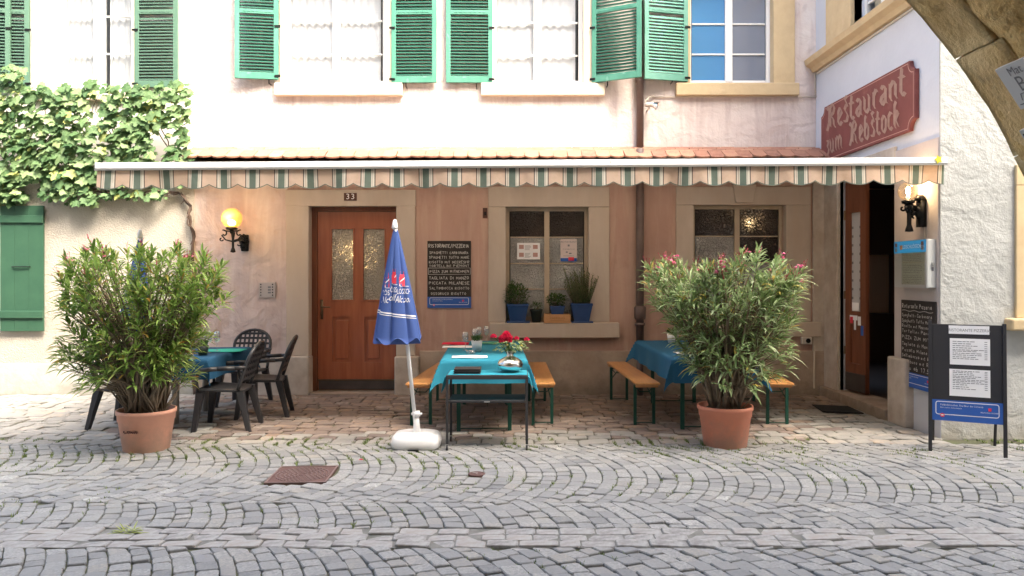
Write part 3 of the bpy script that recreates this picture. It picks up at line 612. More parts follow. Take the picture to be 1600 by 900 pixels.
for w, a, b, sl, sr, mt in ((UW[0], pu(438), pu(620), pu(431), pu(630), m_upst), (UW[1], pu(750), pu(927), pu(752), pu(944), m_upst), (UW[2], pu(1070), pu(1241), pu(1055), pu(1246), m_yellow)):
    s = group_part('window_surround', house, (0,YU,0)); surround(s, w[0], w[1], w[2], w[3], (a, b), YU-.03, YU+.12, mt, sl, sr, zu(151), zu(132), YU-.09, 6.0)
def curtain(name, label, x0, x1, z0, z1, y, waves, amp=.03, fn=None, skew=0):
    b = MB(); n = waves*8; m = 8
    for i in range(n+1):
        for j in range(m+1):
            u = i/n; v = j/m; x = x0+(x1-x0)*u+skew*(1-v)*(u-.0)
            b.v.append((x, y+amp*math.sin(u*waves*6.28+.6*math.sin(u*9))*(1-.4*v), z0+(z1-z0)*v))
    for i in range(n):
        for j in range(m): b.f.append((i*(m+1)+j, (i+1)*(m+1)+j, (i+1)*(m+1)+j+1, i*(m+1)+j+1)); b.m.append(0)
    if fn: b.v = [fn(v) for v in b.v]
    return tag(b.build(name, m_curt, None, True), label, 'curtain', 'curtains behind the upstairs windows')
curtain('curtain', 'white curtain across the upstairs window above the brown door', UW[0][0]+.02, UW[0][1]-.1, UW[0][2], 5.7, YU+.21, 12, .014)
curtain('curtain', 'white curtain across the middle upstairs window with two green shutters', UW[1][0]+.02, UW[1][1]-.1, UW[1][2], 5.7, YU+.21, 9, .012)
curtain('curtain', 'white curtain drawn to the middle of the blue upstairs window', pu(1138), pu(1157), UW[2][2], 5.7, YU+.26, 2, .02, skew=-.05)
# louvred shutters
def shutter(par, hx, y, z0, z1, w, ang, side, mf, ms, name='shutter', open_=True, cleat=True):
    """local: hinge at x=0, leaf runs to +x*side, front towards -y"""
    f = MB(); st = .062; X = lambda u: u*side
    def bx(a, b, y0, y1, c, d, mb=None): a, b = sorted((X(a), X(b))); (mb or f).box(a, b, y0, y1, c, d)
    H = z1-z0; mid = [H*.62] if H > 1.2 else []
    mid = [zu(22)-z0]
    bx(0, st, -.02, .02, 0, H); bx(w-st, w, -.02, .02, 0, H); bx(st, w-st, -.019, .019, 0, .09); bx(st, w-st, -.019, .019, H-.08, H); bx(st, w-st, -.021, .019, mid[0]-.03, mid[0]+.03)
    for k in range(7): bx(st+.03+k*(w-2*st-.06)/7, st+.03+(k+.7)*(w-2*st-.06)/7, -.026, -.0215, mid[0]-.008, mid[0]+.004)
    me = f.mesh(name, mf); o = put(me, name, par, (hx, y, z0), (0,0,ang), bevel=.004)
    for zz in (.03, H*.5):
        hg = MB(); a, b = sorted((X(-.03), X(.05))); hg.box(a, b, -.03, -.021, zz, zz+.03); part_at_local(hg.mesh('hinge', m_iron), 'hinge', o)
    s = MB(); a, b = sorted((X(st-.004), X(w-st+.004))); h2 = .026 if open_ else .03; t = .008
    s.add([(a,-.016,-h2/2-.006),(b,-.016,-h2/2-.006),(b,.016,h2/2),(a,.016,h2/2),(a,-.016+.001,-h2/2+t-.006),(b,-.016+.001,-h2/2+t-.006),(b,.016,h2/2+t),(a,.016,h2/2+t)],
          [(0,3,2,1),(4,5,6,7),(0,1,5,4),(1,2,6,5),(2,3,7,6),(3,0,4,7)])
    sm = s.mesh('slat', ms); zz = .115; p = .0435
    while zz < H-.1:
        if abs(zz-mid[0]) > .05: part_at_local(sm, 'slat', o, (0,0,zz))
        zz += p
    return o
m_slatlit = M('lit_slat_paint', (.12,.33,.25), .5, col2=(.17,.4,.32), ns=6)  # paler slats: the light on these louvres is put into the paint
yh = YU-.05
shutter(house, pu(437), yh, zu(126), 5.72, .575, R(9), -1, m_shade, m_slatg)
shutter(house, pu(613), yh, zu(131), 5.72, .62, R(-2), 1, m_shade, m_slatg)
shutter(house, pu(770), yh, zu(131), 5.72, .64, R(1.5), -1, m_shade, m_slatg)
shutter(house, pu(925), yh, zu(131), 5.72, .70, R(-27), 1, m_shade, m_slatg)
shutter(house, pu(1073), yh, zu(129), 5.72, .64, R(14), -1, M('green_shutter_paler', (.1,.29,.22), .5, col2=(.16,.36,.29), ns=5), m_slatlit)  # frame paint paler than on the other green shutters
for px, py in ((424,133),(636,138),(745,139),(948,136),(1048,131)):
    MB().tube([(pu(px),YU+.02,zu(py)),(pu(px),YU-.1,zu(py)),(pu(px),YU-.1,zu(py)+.05)], .008, 6).build('shutter_hook', m_iron, house)
# tiled ledge: battens, rows of beaver-tail tiles
pent = group_part('tiled_ledge', house, (0,YL,3.0))
rx0, rx1 = PX(296, 10.2), PX(1294, 10.2)
A = Vector((0, YU-.01, 3.335)); Bv = Vector((0, 9.82, 3.07)); sl = (Bv-A); Ls = sl.length; sl.normalize(); nrm = Vector((0, sl.z, -sl.y)); nrm = nrm if nrm.z > 0 else -nrm
MB().add([(rx0,A.y,A.z-.03),(rx1,A.y,A.z-.03),(rx1,Bv.y+.03,Bv.z-.02),(rx0,Bv.y+.03,Bv.z-.02),(rx0,A.y,A.z-.3),(rx1,A.y,A.z-.3),(rx1,Bv.y+.03,Bv.z-.1),(rx0,Bv.y+.03,Bv.z-.1)],[(0,1,2,3),(4,7,6,5),(0,4,5,1),(3,2,6,7),(0,3,7,4),(1,5,6,2)]).build('roof_board', m_wd, pent)
tw = .187
tm = []
for v in range(3):
    b = MB(); e = .03+.01*v
    out = [(-tw/2+.004, 0), (tw/2-.004, 0), (tw/2-.004, .26-e), (tw/4, .26-e*.3), (0, .26), (-tw/4, .26-e*.3), (-tw/2+.004, .26-e)]
    b.prism(out, lambda p: (p[0], p[1], 0), lambda p: (p[0], p[1], .022)); tm.append(b.mesh('roof_tile', m_tile))
fr3 = Matrix((Vector((1,0,0)), sl, Vector((1,0,0)).cross(sl))).transposed()
if fr3.col[2].z < 0: fr3 = Matrix((Vector((-1,0,0)), sl, Vector((-1,0,0)).cross(sl))).transposed()
for r, st in enumerate((.0, .145, .29, .43)):
    n = int((rx1-rx0)/tw)
    for i in range(n+1):
        x = rx0+(i+.5*(r % 2))*tw+.04+rnd(-.004,.004)
        if x > rx1: continue
        pos = A+sl*(st-.05+rnd(-.008,.008))+Vector((0,0,1))*(.012+.016*r+rnd(0,.006)); pos.x = x
        o = put(tm[random.randrange(3)], 'roof_tile', pent, pos, None); 
        rot = fr3.to_4x4() @ Matrix.Rotation(R(-4.5+rnd(-1,1)) if True else 0, 4, 'X') @ Matrix.Rotation(rnd(-.02,.02), 4, 'Z'); o.rotation_euler = rot.to_euler()
# downpipe
dpx = PX(1000, YL-.07)
dp = MB().tube([(dpx,YL-.07,3.28),(dpx,YL-.07,PZ(548,YL))], .052, 14); dp.tube([(dpx,YL-.07,zl(500)),(dpx,YL-.07,zl(497)),(dpx,YL-.07,zl(480)),(dpx,YL-.07,zl(477))],[.05,.075,.08,.055],14).tube([(dpx,YL-.07,zl(508)),(dpx,YL-.07,zl(504))], .07, 14).tube([(dpx,YL-.07,zl(545)),(dpx,YL-.07,0)], .045, 12)
d = dp.build('downpipe', m_pipe, house, True)
up = MB().tube([(PX(1000,YU-.07),YU-.07,9.2),(PX(1000,YU-.07),YU-.07,3.3)], .05, 14)
for z in (4.25, 6.2): up.tube([(PX(1000,YU-.07),YU-.07,z),(PX(1000,YU-.07),YU-.07,z+.03)], .058, 14)
up.build('downpipe', m_pipe, house, True)
cz = PZ(151.5, YU-.02)
MB().tube([(PX(1019,YU),YU-.02,cz),(PX(1275,YU),YU-.02,cz)], .009, 6).tube([(XS-.02,YU-.02,cz),(XS-.02,YU-.02,PZ(108,YU))], .009, 6).tube([(PX(1021,YU),YU-.03,cz),(PX(1012,YU),YU-.06,cz-.01),(PX(1007,YU),YU-.08,cz-.07),(PX(1009,YU),YU-.09,cz-.13)], .009, 6).build('cable_conduit', m_wirec, house, True)

# ---- the left house
lh = thing('left_house', 'neighbouring house with cream roughcast wall behind the climbing vine', 'house', (0,YL,0))
YA = YL-.02; YB = YU-.02
XLo = -9.0
LWn = (PX(88,YB), PX(207,YB), PZ(142,YB), 5.75)
wall(MB(), lambda u,v,d: (u,YA+d,v), XLo, XL, 0, 3.05, [], .3).build('roughcast_wall', m_rough, lh)
wall(MB(), lambda u,v,d: (u,YB+d,v), XLo, XL, 3.0, 9.2, [LWn], .25).build('upper_wall', m_leftup, lh)
MB().box(XLo, XL, YA, YB+.05, 3.05, 3.07).build('ledge', m_rough, lh)
MB().box(XLo, XL-.002, YA-.03, YA+.02, 0, PZ(568,YA)).build('plinth', m_plinthw, lh, bevel=.012)
window(lh, lambda u,v,d: (u,YB+.12+d,v), *LWn, 2, [PZ(80,YB), PZ(21,YB)], m_wf, lambda k, i: m_glass, .05, .02, .15, name='upper_window')
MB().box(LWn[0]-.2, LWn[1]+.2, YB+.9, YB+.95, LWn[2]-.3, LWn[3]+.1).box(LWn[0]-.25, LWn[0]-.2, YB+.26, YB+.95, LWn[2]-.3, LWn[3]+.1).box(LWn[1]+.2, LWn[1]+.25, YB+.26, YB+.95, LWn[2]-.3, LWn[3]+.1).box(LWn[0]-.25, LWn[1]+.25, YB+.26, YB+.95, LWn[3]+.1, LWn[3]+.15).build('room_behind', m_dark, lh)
s = group_part('window_surround', lh, (0,YB,0)); surround(s, *LWn[:2], LWn[2], LWn[3], (PX(52,YB), PX(212,YB)), YB-.03, YB+.12, m_upst, PX(52,YB), PX(222,YB), PZ(158,YB), PZ(142,YB), YB-.08, 6.0)
curtain('curtain', 'left half of the white curtain pair upstairs above the vine', PX(92,YB), PX(143,YB), LWn[2], 5.7, YB+.2, 6, .016)
curtain('curtain', 'right half of the white curtain pair upstairs above the vine', PX(160,YB), PX(207,YB), LWn[2], 5.7, YB+.2, 5, .016)
m_dulls = M('sage_slat', (.045,.095,.068), .55)
shutter(lh, PX(214,YB), YB-.05, PZ(138,YB), 5.72, .60, R(-2), 1, m_dull, m_dulls)
shutter(lh, PX(50,YB), YB-.05, PZ(138,YB), 5.72, .56, R(4), -1, m_dull, m_dulls)
shutter(lh, PX(24,YB), YB-.1, PZ(137,YB), 5.72, .56, R(6), -1, m_dull, m_dulls)
sh = group_part('board_shutter', lh, (PX(5,YA),YA-.06,1.0))
x0, x1 = PX(5,YA), PX(72,YA)
for k in range(3): MB().box(x0+(x1-x0)*k/3+.001, x0+(x1-x0)*(k+1)/3-.001, YA-.06, YA-.03, PZ(517,YA), PZ(322,YA)).build('board', m_lowsh, sh, bevel=.002)
for z in (PZ(349,YA), PZ(497,YA)): MB().box(x0-.02, x1+.005, YA-.085, YA-.061, z, z+.1).build('batten', m_lowsh, sh, bevel=.008)
MB().tube([(x0+.17,YA-.06,PZ(417,YA)),(x0+.17,YA-.08,PZ(417,YA)),(x0+.4,YA-.08,PZ(417,YA)),(x0+.4,YA-.06,PZ(417,YA))], .008, 6).build('pull_bar', m_iron, sh)
MB().box(XLo+1, x0-.02, YA-.02, YA+.01, PZ(520,YA), PZ(330,YA)).build('window_jamb', m_plinthw, lh)

# ---- the side house with the passage wall
sh_ = thing('side_house', 'pale blue and white rendered side house with the restaurant entrance', 'house', (XS,YF,0))
DO = (8.23, 9.66, 0, 2.8); UWs = (7.75, 9.25, 4.55, 6.0)
yc0 = YF+.02
wall(MB(), PA, YF+.001, 10.6, 0, 9.4, [DO, UWs], .25).build('passage_wall', m_bluew, sh_)
FWn = (PX(1600,YF)+.02, 6.0, PZ(497,YF), PZ(290,YF))
wall(MB(), FR, XS+.004, 9.5, 0, 9.4, [FWn], .25).build('front_wall', m_whiter, sh_)
MB().box(XS, 9.5, YF, 14, 9.4, 9.6).build('roof_slab', m_stone, sh_)
wall(MB(), lambda u,v,d: (u, 14+d, v), XS, 9.5, 0, 9.4, [], .2).build('back_wall', m_opp, sh_)
# lower part of the passage wall is beige stone round the door
def xb(name, y0, y1, z0, z1, x0, x1, mat, par=sh_, bev=.008): return MB().box(x0, x1, y0, y1, z0, z1).build(name, mat, par, bevel=bev)
m_pier = M('pinkish_pier_plaster', (.52,.47,.46), .9, col2=(.47,.42,.41), ns=3, bump=.3, bs=25, bd=.006)
xb('door_jamb', DO[1], 10.099, 0, 2.99, XS-.045, XS+.05, m_stoneb)
xb('pier_face', YF+.012, DO[0]-.0, .70, 2.95, XS-.02, XS+.05, m_pier)
xb('pier_base', 7.86, 8.25, 0, .72, XS-.09, XS+.2, m_stoneb, bev=.02)
xb('door_lintel', 8.2, 9.7, 2.801, 3.0, XS-.03, XS+.1, m_stoneb)
xb('entrance_step', 8.252, 10.05, 0, .13, XS-.11, XS+.26, m_plinth, bev=.012)
# corner bead where blue paint meets the white render
xb('paint_edge', YF-.003, YF+.02, .72, 9.3, XS-.006, XS+.008, m_whiter, bev=0)
# cornice and upper window
cz = 4.40
MB().prism([(XS-.17,cz+.16),(XS+.02,cz+.16),(XS+.02,cz),(XS-.05,cz),(XS-.08,cz+.05),(XS-.15,cz+.09)], lambda p: (p[0],6.6,p[1]) if False else (p[0],YF-.02,p[1]), lambda p: (p[0],10.44,p[1])).build('cornice', m_yellow, sh_)
MB().tube([(XS-.015, YF+.1, cz-.03),(XS-.015,10.4,cz-.03)], .01, 6).build('cornice_cable', m_wirec, sh_)
s = group_part('window_surround', sh_, (XS,YF,4.5))
xb('jamb_stone', 9.25, 10.0, cz+.163, 6.2, XS-.05, XS+.1, m_yellow, s); xb('jamb_stone', YF+.03, 7.75, cz+.163, 6.2, XS-.05, XS+.1, m_yellow, s); xb('lintel', YF+.03, 10.0, 6.2, 6.45, XS-.052, XS+.1, m_yellow, s)
window(sh_, lambda u,v,d: (XS+.12+d,u,v), *UWs, 3, [4.9, 5.3, 5.7], m_wf, lambda k, i: m_glass, .06, .03, .1, name='upper_window')
MB().box(XS+.9, XS+.95, 7.4, 9.8, 4.2, 6.3).build('room_behind', M('dim_room', (.16,.13,.12), .9), sh_)
# front window with yellow surround
s = group_part('window_surround', sh_, (XS,YF,1.0))
fx = PX(1585,YF)
xb('jamb_stone', YF-.03, YF+.1, FWn[2], FWn[3], fx, FWn[0], m_yellow, s); xb('lintel', YF-.032, YF+.1, FWn[3], FWn[3]+.2, fx, 6.2, m_yellow, s); xb('sill', YF-.12, YF+.1, PZ(517,YF-.1), FWn[2], PX(1569,YF), 6.3, m_yellow, s, .02); xb('jamb_stone', YF-.03, YF+.1, FWn[2], FWn[3], 6.0, 6.2, m_yellow, s)
window(sh_, lambda u,v,d: (u,YF+.12+d,v), *FWn, 2, [1.6, 2.05], m_wf, lambda k, i: m_glass, .06, .03, .1)
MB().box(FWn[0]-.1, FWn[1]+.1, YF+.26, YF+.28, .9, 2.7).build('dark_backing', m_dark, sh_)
# door leaf standing ajar, and the room seen behind it
ent = group_part('entrance_door', sh_, (XS,9.6,0))
a = Vector((XS+.04, 9.60)); bb = Vector((XS+.105, 9.18)); dr = (bb-a).normalized(); nn = Vector((-dr.y, dr.x)); Lw = (bb-a).length
if nn.x > 0: nn = -nn
DW = lambda u, v, d: (a.x+dr.x*u-nn.x*d, a.y+dr.y*u-nn.y*d, v)
dl = wall(MB(), DW, 0, Lw, .15, 2.78, [(.11,Lw-.11,1.15,2.38),(.11,Lw-.11,.5,.98)], .05).build('door_leaf', m_door2, ent, bevel=.004)
def dpanel(name, u0, u1, v0, v1, d0, d1, mat): return MB().prism([(u0,v0),(u1,v0),(u1,v1),(u0,v1)], lambda p: DW(p[0],p[1],d0), lambda p: DW(p[0],p[1],d1)).build(name, mat, ent)
dpanel('door_pane', .11, Lw-.11, 1.15, 2.38, .02, .03, M('pale_film_glass', (.5,.5,.52), .3)); dpanel('lower_panel', .11, Lw-.11, .5, .98, .02, .03, m_door2); dpanel('kick_plate', .01, Lw-.01, .16, .38, -.008, 0, m_kick)
for k in range(9): dpanel('frosted_dash', .125, .145, 1.3+k*.11, 1.33+k*.11, .012, .019, m_inkt); dpanel('frosted_dash', Lw-.145, Lw-.125, 1.3+k*.11, 1.33+k*.11, .012, .019, m_inkt)
stk = MB()
def stick(u0, u1, v0, v1, mat, nm='door_sticker'): return dpanel(nm, u0, u1, v0, v1, -.003, -.0005, mat)
stick(.10,.26,1.04,1.10,m_paper); stick(.11,.17,1.0,1.08,m_redp).location.x -= .003; stick(.19,.23,.92,1.04,m_paper); stick(.27,.33,.98,1.09,m_paper); stick(.33,.38,.86,.98,m_bluep); stick(.15,.29,1.16,1.26,m_paper)
hinge = MB().tube([DW(-.01,2.3,0),DW(-.01,2.42,0)],.015,8).tube([DW(-.01,1.3,0),DW(-.01,1.4,0)],.015,8).tube([DW(-.01,.6,0),DW(-.01,.7,0)],.015,8).build('hinge', m_brassd, ent)
rm = MB().quad((XS+.251,7.7,.12),(8.5,7.7,.12),(8.5,13,.12),(XS+.251,13,.12)); rm.build('room_floor', m_floor, sh_)
MB().box(XS+.26,8.5,13,13.1,.1,3.1).box(8.5,8.6,7.7,13.1,.1,3.1).box(XS+.26,8.5,7.62,7.7,.1,3.1).build('room_wall', m_tan, sh_)
MB().box(XS+.26,8.5,7.7,13,3.1,3.2).build('room_ceiling', m_wd, sh_)
for x0,x1,z0,z1 in ((4.3,8.4,1.95,3.05),(5.45,5.7,.1,2.1),(6.35,6.6,.6,2.2),(4.3,8.4,.1,.95)): MB().box(x0,x1,12.7+.02*x0,12.99,z0,z1).build('wall_panelling', m_wd, sh_)
# the wall sign
sg = thing('restaurant_sign', 'dark red board lettered Restaurant zum Rebstock with notched corners', 'sign', (XS,9,3.1))
sy0, sy1, sz0, sz1 = 7.74, 10.15, 3.10, 3.83; nr = .11
def notch(o=0):
    a, b, c, d = sy0+o, sy1-o, sz0+o, sz1-o; r = nr; pts = []
    for cx, cz_, a0 in ((a,c,90),(b,c,180),(b,d,270),(a,d,0)):
        for k in range(7): an = R(a0-k*15); pts.append((cx+r*math.cos(an), cz_+r*math.sin(an)))
    return pts
MB().prism(notch(), lambda p: (XS-.05,p[0],p[1]), lambda p: (XS-.005,p[0],p[1])).build('board', m_sign, sg, bevel=.004)
o1, o2 = notch(.022), notch(.03); e = MB()
n = len(o1); e.add([(XS-.052,p[0],p[1]) for p in o1]+[(XS-.052,p[0],p[1]) for p in o2], [(i,(i+1) % n,n+(i+1) % n,n+i) for i in range(n)]); e.build('edge_line', m_signe, sg)
fn = lambda u, v, up=0: (XS-.0535-.0012*up, sy1-u, v)
black_text(sg, m_signl, 'Restaurant', .22, 2.06, .225, lambda u, v, up=0: fn(u, v+3.49, up)); black_text(sg, m_signl, 'zum', .2, .52, .19, lambda u, v, up=0: fn(u, v+3.19, up)); black_text(sg, m_signl, 'Rebstock', .90, 1.25, .20, lambda u, v, up=0: fn(u, v+3.18, up))

# ---- the arcade the picture is taken from
ar = thing('arcade_house', 'rough ochre stone arch of the arcade house in the near corner', 'house', (0,3,0))
AC = (-.572, .736); AR = 2.85; AY0, AY1 = 2.1, 3.0
b = MB(); N = 48
for k in range(N):
    t0, t1 = math.pi*k/N, math.pi*(k+1)/N
    xa, za, xb_, zb = AC[0]+(AR+.09)*math.cos(t0), AC[1]+(AR+.09)*math.sin(t0), AC[0]+(AR+.09)*math.cos(t1), AC[1]+(AR+.09)*math.sin(t1)
    for yy in (AY0+.004, AY1-.004): b.quad((xa,yy,za),(xb_,yy,zb),(xb_,yy,3.9),(xa,yy,3.9))
for yy in (AY0+.004, AY1-.004):
    b.quad((-14,yy,0),(AC[0]-AR-.09,yy,0),(AC[0]-AR-.09,yy,3.9),(-14,yy,3.9)); b.quad((AC[0]+AR+.09,yy,0),(14,yy,0),(14,yy,3.9),(AC[0]+AR+.09,yy,3.9))
b.box(-14, 14, AY0, AY1, 3.9, 9.8)
b.build('street_wall', m_opp, ar)
# rough intrados
it = MB(); NT, NY = 150, 30
for i in range(NT+1):
    t = math.pi*i/NT
    for j in range(NY+1):
        y = AY0+(AY1-.02-AY0)*j/NY; q = Vector((AR*math.cos(t)*1.0, y, AR*math.sin(t)))
        d = .035*noise.noise(q*4)+.018*noise.noise(q*11)+.008*noise.noise(q*26)+(.02 if y > 2.72 else 0)*0
        r = AR+.035-d; 
        if j in (0,): r = AR
        it.v.append((AC[0]+r*math.cos(t), y, AC[1]+r*math.sin(t)))
for i in range(NT):
    for j in range(NY): it.f.append((i*(NY+1)+j, i*(NY+1)+j+1, (i+1)*(NY+1)+j+1, (i+1)*(NY+1)+j)); it.m.append(0)
for sgn in (-1, 1):
    n0 = len(it.v)
    for i in range(9):
        for j in range(NY+1):
            y = AY0+(AY1-.02-AY0)*j/NY; z = AC[1]*i/8; it.v.append((AC[0]+sgn*(AR-.012-.02*noise.noise(Vector((sgn*3,y*5,z*5)))), y, z))
    for i in range(8):
        for j in range(NY): a_ = n0+i*(NY+1)+j; it.f.append((a_, a_+1, a_+NY+2, a_+NY+1)); it.m.append(0)
it.build('arch_soffit', m_arch, ar, True)
# voussoirs along the street edge of the arch
t = R(3); 
while t < R(176):
    dt = rnd(.11,.17); yy = rnd(2.70,2.80); v = MB(); nn_ = 6; mm = 5
    for (jr, rr) in ((0, AR+.022), (1, AR+.25)):
        for i in range(nn_+1):
            tt = t+.001+(dt-.002)*i/nn_
            for j in range(mm+1):
                y = yy+(3.015-yy)*j/mm; q = Vector((tt*9, y*9, jr*5)); r = rr+.014*noise.noise(q*.8)+.008*noise.noise(q*2.7)+(.008 if (i in (0,nn_) or j in (0,mm)) and jr == 0 else 0)
                v.v.append((AC[0]+r*math.cos(tt), y, AC[1]+r*math.sin(tt)))
    S = (nn_+1)*(mm+1)
    for i in range(nn_):
        for j in range(mm):
            for off in (0, S): k = off+i*(mm+1)+j; v.f.append((k, k+1, k+mm+2, k+mm+1)); v.m.append(0)
    for i in range(nn_):
        for j in (0, mm): k = i*(mm+1)+j; v.f.append((k, k+mm+1, S+k+mm+1, S+k)); v.m.append(0)
    for j in range(mm):
        for i in (0, nn_): k = i*(mm+1)+j; v.f.append((k, k+1, S+k+1, S+k)); v.m.append(0)
    v.build('arch_stone', m_vous, ar, True); t += dt
MB().box(-14, 14, -2.5, AY0, 3.75, 3.9).build('arcade_ceiling', m_opp, ar)
MB().box(-14, 14, -2.7, -2.5, 0, 9.8).build('arcade_back_wall', m_opp, ar)
MB().quad((-14,-2.5,.0),(14,-2.5,.0),(14,2.7,.0),(-14,2.7,.0)).build('arcade_floor', m_plinth, ar)
# plates fixed to the arch
def on_arch(th0, lift):
    """local plane tangent to the soffit at angle th0: u runs towards the camera (-y), v runs up along the arch"""
    c = Vector((AC[0]+(AR-lift)*math.cos(th0), 0, AC[1]+(AR-lift)*math.sin(th0))); tv = Vector((-math.sin(th0), 0, math.cos(th0))); nv = Vector((-math.cos(th0), 0, -math.sin(th0)))
    return lambda u, v, d=0: tuple(c+tv*v+nv*d+Vector((0, -u, 0)))
f_ = on_arch(math.atan2((1.6-(146-430)*2.66/F)-AC[1], (1569-812)*2.66/F-AC[0]), .10)
f0_ = f_; f_ = lambda u, v, d=0: f0_(u+.05, v, d)
pn = thing('arch_sign', 'white hotel plaque with grey capitals fixed under the arch', 'sign', f_(-2.7,0))
MB().prism([(-2.685,-.075),(-2.2,-.075),(-2.2,.09),(-2.685,.09)], lambda p: f_(p[0],p[1],.0), lambda p: f_(p[0],p[1],.02)).build('plaque', M('plaque_white', (.62,.62,.64), .4), pn, bevel=.002)
tt = MB(); add_font(tt, 'Mat', .045, lambda x, y: f_(-2.60+x, .062+y, .0215)); add_font(tt, 'B I', .08, lambda x, y: f_(-2.585+x, .01+y, .0215))
tt.add([f_(-2.67,-.06,.0215), f_(-2.3,-.06,.0215), f_(-2.3,-.056,.0215), f_(-2.67,-.056,.0215)], [(0,1,2,3)]); tt.add([f_(-2.65,-.045,.0215), f_(-2.64,-.02,.0215), f_(-2.4,-.02,.0215), f_(-2.4,-.023,.0215),f_(-2.635,-.023,.0215),f_(-2.645,-.045,.0215)], [(0,1,2,3,4,5)])
tt.build('lettering', m_inkt, pn)
f2 = on_arch(math.atan2((1.6-(228-430)*2.7/F)-AC[1], (1594-812)*2.7/F-AC[0]), .09)
bx = thing('arch_showcase', 'dark framed showcase at the lower edge of the arch', 'showcase', f2(-2.7,0))
MB().prism([(-2.70,-.12),(-2.3,-.12),(-2.3,.05),(-2.70,.05)], lambda p: f2(p[0],p[1],.0), lambda p: f2(p[0],p[1],.03)).build('frame', m_case, bx, bevel=.003)
MB().prism([(-2.685,-.105),(-2.32,-.105),(-2.32,.035),(-2.685,.035)], lambda p: f2(p[0],p[1],.03), lambda p: f2(p[0],p[1],.034)).build('dark_panel', M('dark_red_panel', (.05,.02,.02), .3), bx)
# ================================================================ awning
AZ = lambda x: 2.637+(x-AW_XL)/(AW_XR-AW_XL)*.052
AW_XL, AW_XR, AY = PX(150, 7.2), PX(1479, 7.2), 7.2
aw = thing('awning', 'long folding-arm awning with green and peach striped scalloped valance', 'awning', (0,AY,2.66))
b = MB()
def sl_box(mb, y0, y1, z0, z1, x0=AW_XL, x1=AW_XR):
    return mb.add([(x0,y0,AZ(x0)+z0),(x1,y0,AZ(x1)+z0),(x1,y1,AZ(x1)+z0),(x0,y1,AZ(x0)+z0),(x0,y0,AZ(x0)+z1),(x1,y0,AZ(x1)+z1),(x1,y1,AZ(x1)+z1),(x0,y1,AZ(x0)+z1)],[(0,3,2,1),(4,5,6,7),(0,1,5,4),(1,2,6,5),(2,3,7,6),(3,0,4,7)])
sl_box(b, AY-.03, AY+.05, -.03, .032).build('front_bar', m_whmet, aw, bevel=.008)
sl_box(MB(), AY-.034, AY+.02, -.042, -.031).build('valance_rail', m_steel, aw)
# fabric
b = MB(); nx_, ny_ = 160, 12
for i in range(nx_+1):
    x = AW_XL+.02+(AW_XR-AW_XL-.06)*i/nx_; xx = min(x, XS-.15)
    for j in range(ny_+1):
        v = j/ny_; y = AY+.03+(9.82-AY)*v; z = AZ(x)+.02+(2.99-AZ(x))*v-.05*math.sin(v*math.pi)+.004*math.sin(x*9)
        b.v.append((xx, y, z))
for i in range(nx_):
    for j in range(ny_): a = i*(ny_+1)+j; b.f.append((a,a+ny_+1,a+ny_+2,a+1)); b.m.append(0)
b.build('fabric', m_awn, aw, True)
b = MB(); n = int((AW_XR-AW_XL-.02)/.0122)
for i in range(n+1):
    x = AW_XL+.018+i*.0122; x = min(x, AW_XR-.03)
    ph = ((x-AW_X0)/AW_P-.2526) % 1.0; ph = abs(ph if ph < .5 else ph-1)*2   # 0 at stripe centre, 1 at the cusp
    zb = -.222+.042*(ph**2.2)*(1.0)
    wv = .010*math.sin(x*5.3)+.008*math.sin(x*13+1)+.005*math.sin(x*31)
    for j in range(6):
        v = j/5; b.v.append((x, AY-.012+wv*v-.012*v*math.sin(x*7.7), AZ(x)-.035+(zb+.035)*v))
for i in range(n):
    for j in range(5): a = i*6+j; b.f.append((a,a+1,a+7,a+6)); b.m.append(0)
b.build('valance', m_awn, aw, True)
e = MB()
for i in range(n):
    p, q = Vector(b.v[i*6+5]), Vector(b.v[(i+1)*6+5]); e.add([p+Vector((0,-.003,.004)), p+Vector((0,-.003,-.004)), q+Vector((0,-.003,-.004)), q+Vector((0,-.003,.004))], [(0,1,2,3)])
e.build('valance_piping', M('dark_piping', (.1,.13,.11), .8), aw)
MB().box(-3.6, 3.9, 9.82, 9.93, 2.93, 3.03).build('cassette', m_whmet, aw, bevel=.01)
for s_, x in ((1,-3.3),(1,-.6),(-1,3.6)):
    MB().tube([(x,9.85,2.9),(x+s_*1.25,8.6,2.8),(x+s_*.1,7.28,AZ(x)-.01)], .022, 8).build('folding_arm', m_whmet, aw, True)
lt = thing('fallen_leaf', 'small yellow leaf lying on the right end of the awning bar', 'leaf', (PX(1466,7.17),7.17,AZ(4)+.02))
MB().add([(PX(1466,7.17)+.04*math.cos(a)*(1 if k % 2 else .6),7.165,AZ(4)+.01+.045*math.sin(a)*(1 if k % 2 else .6)) for k, a in enumerate([i*math.pi/5 for i in range(10)])], [tuple(range(10))]).build('blade', M('yellow_leaf', (.6,.55,.05), .6), lt)

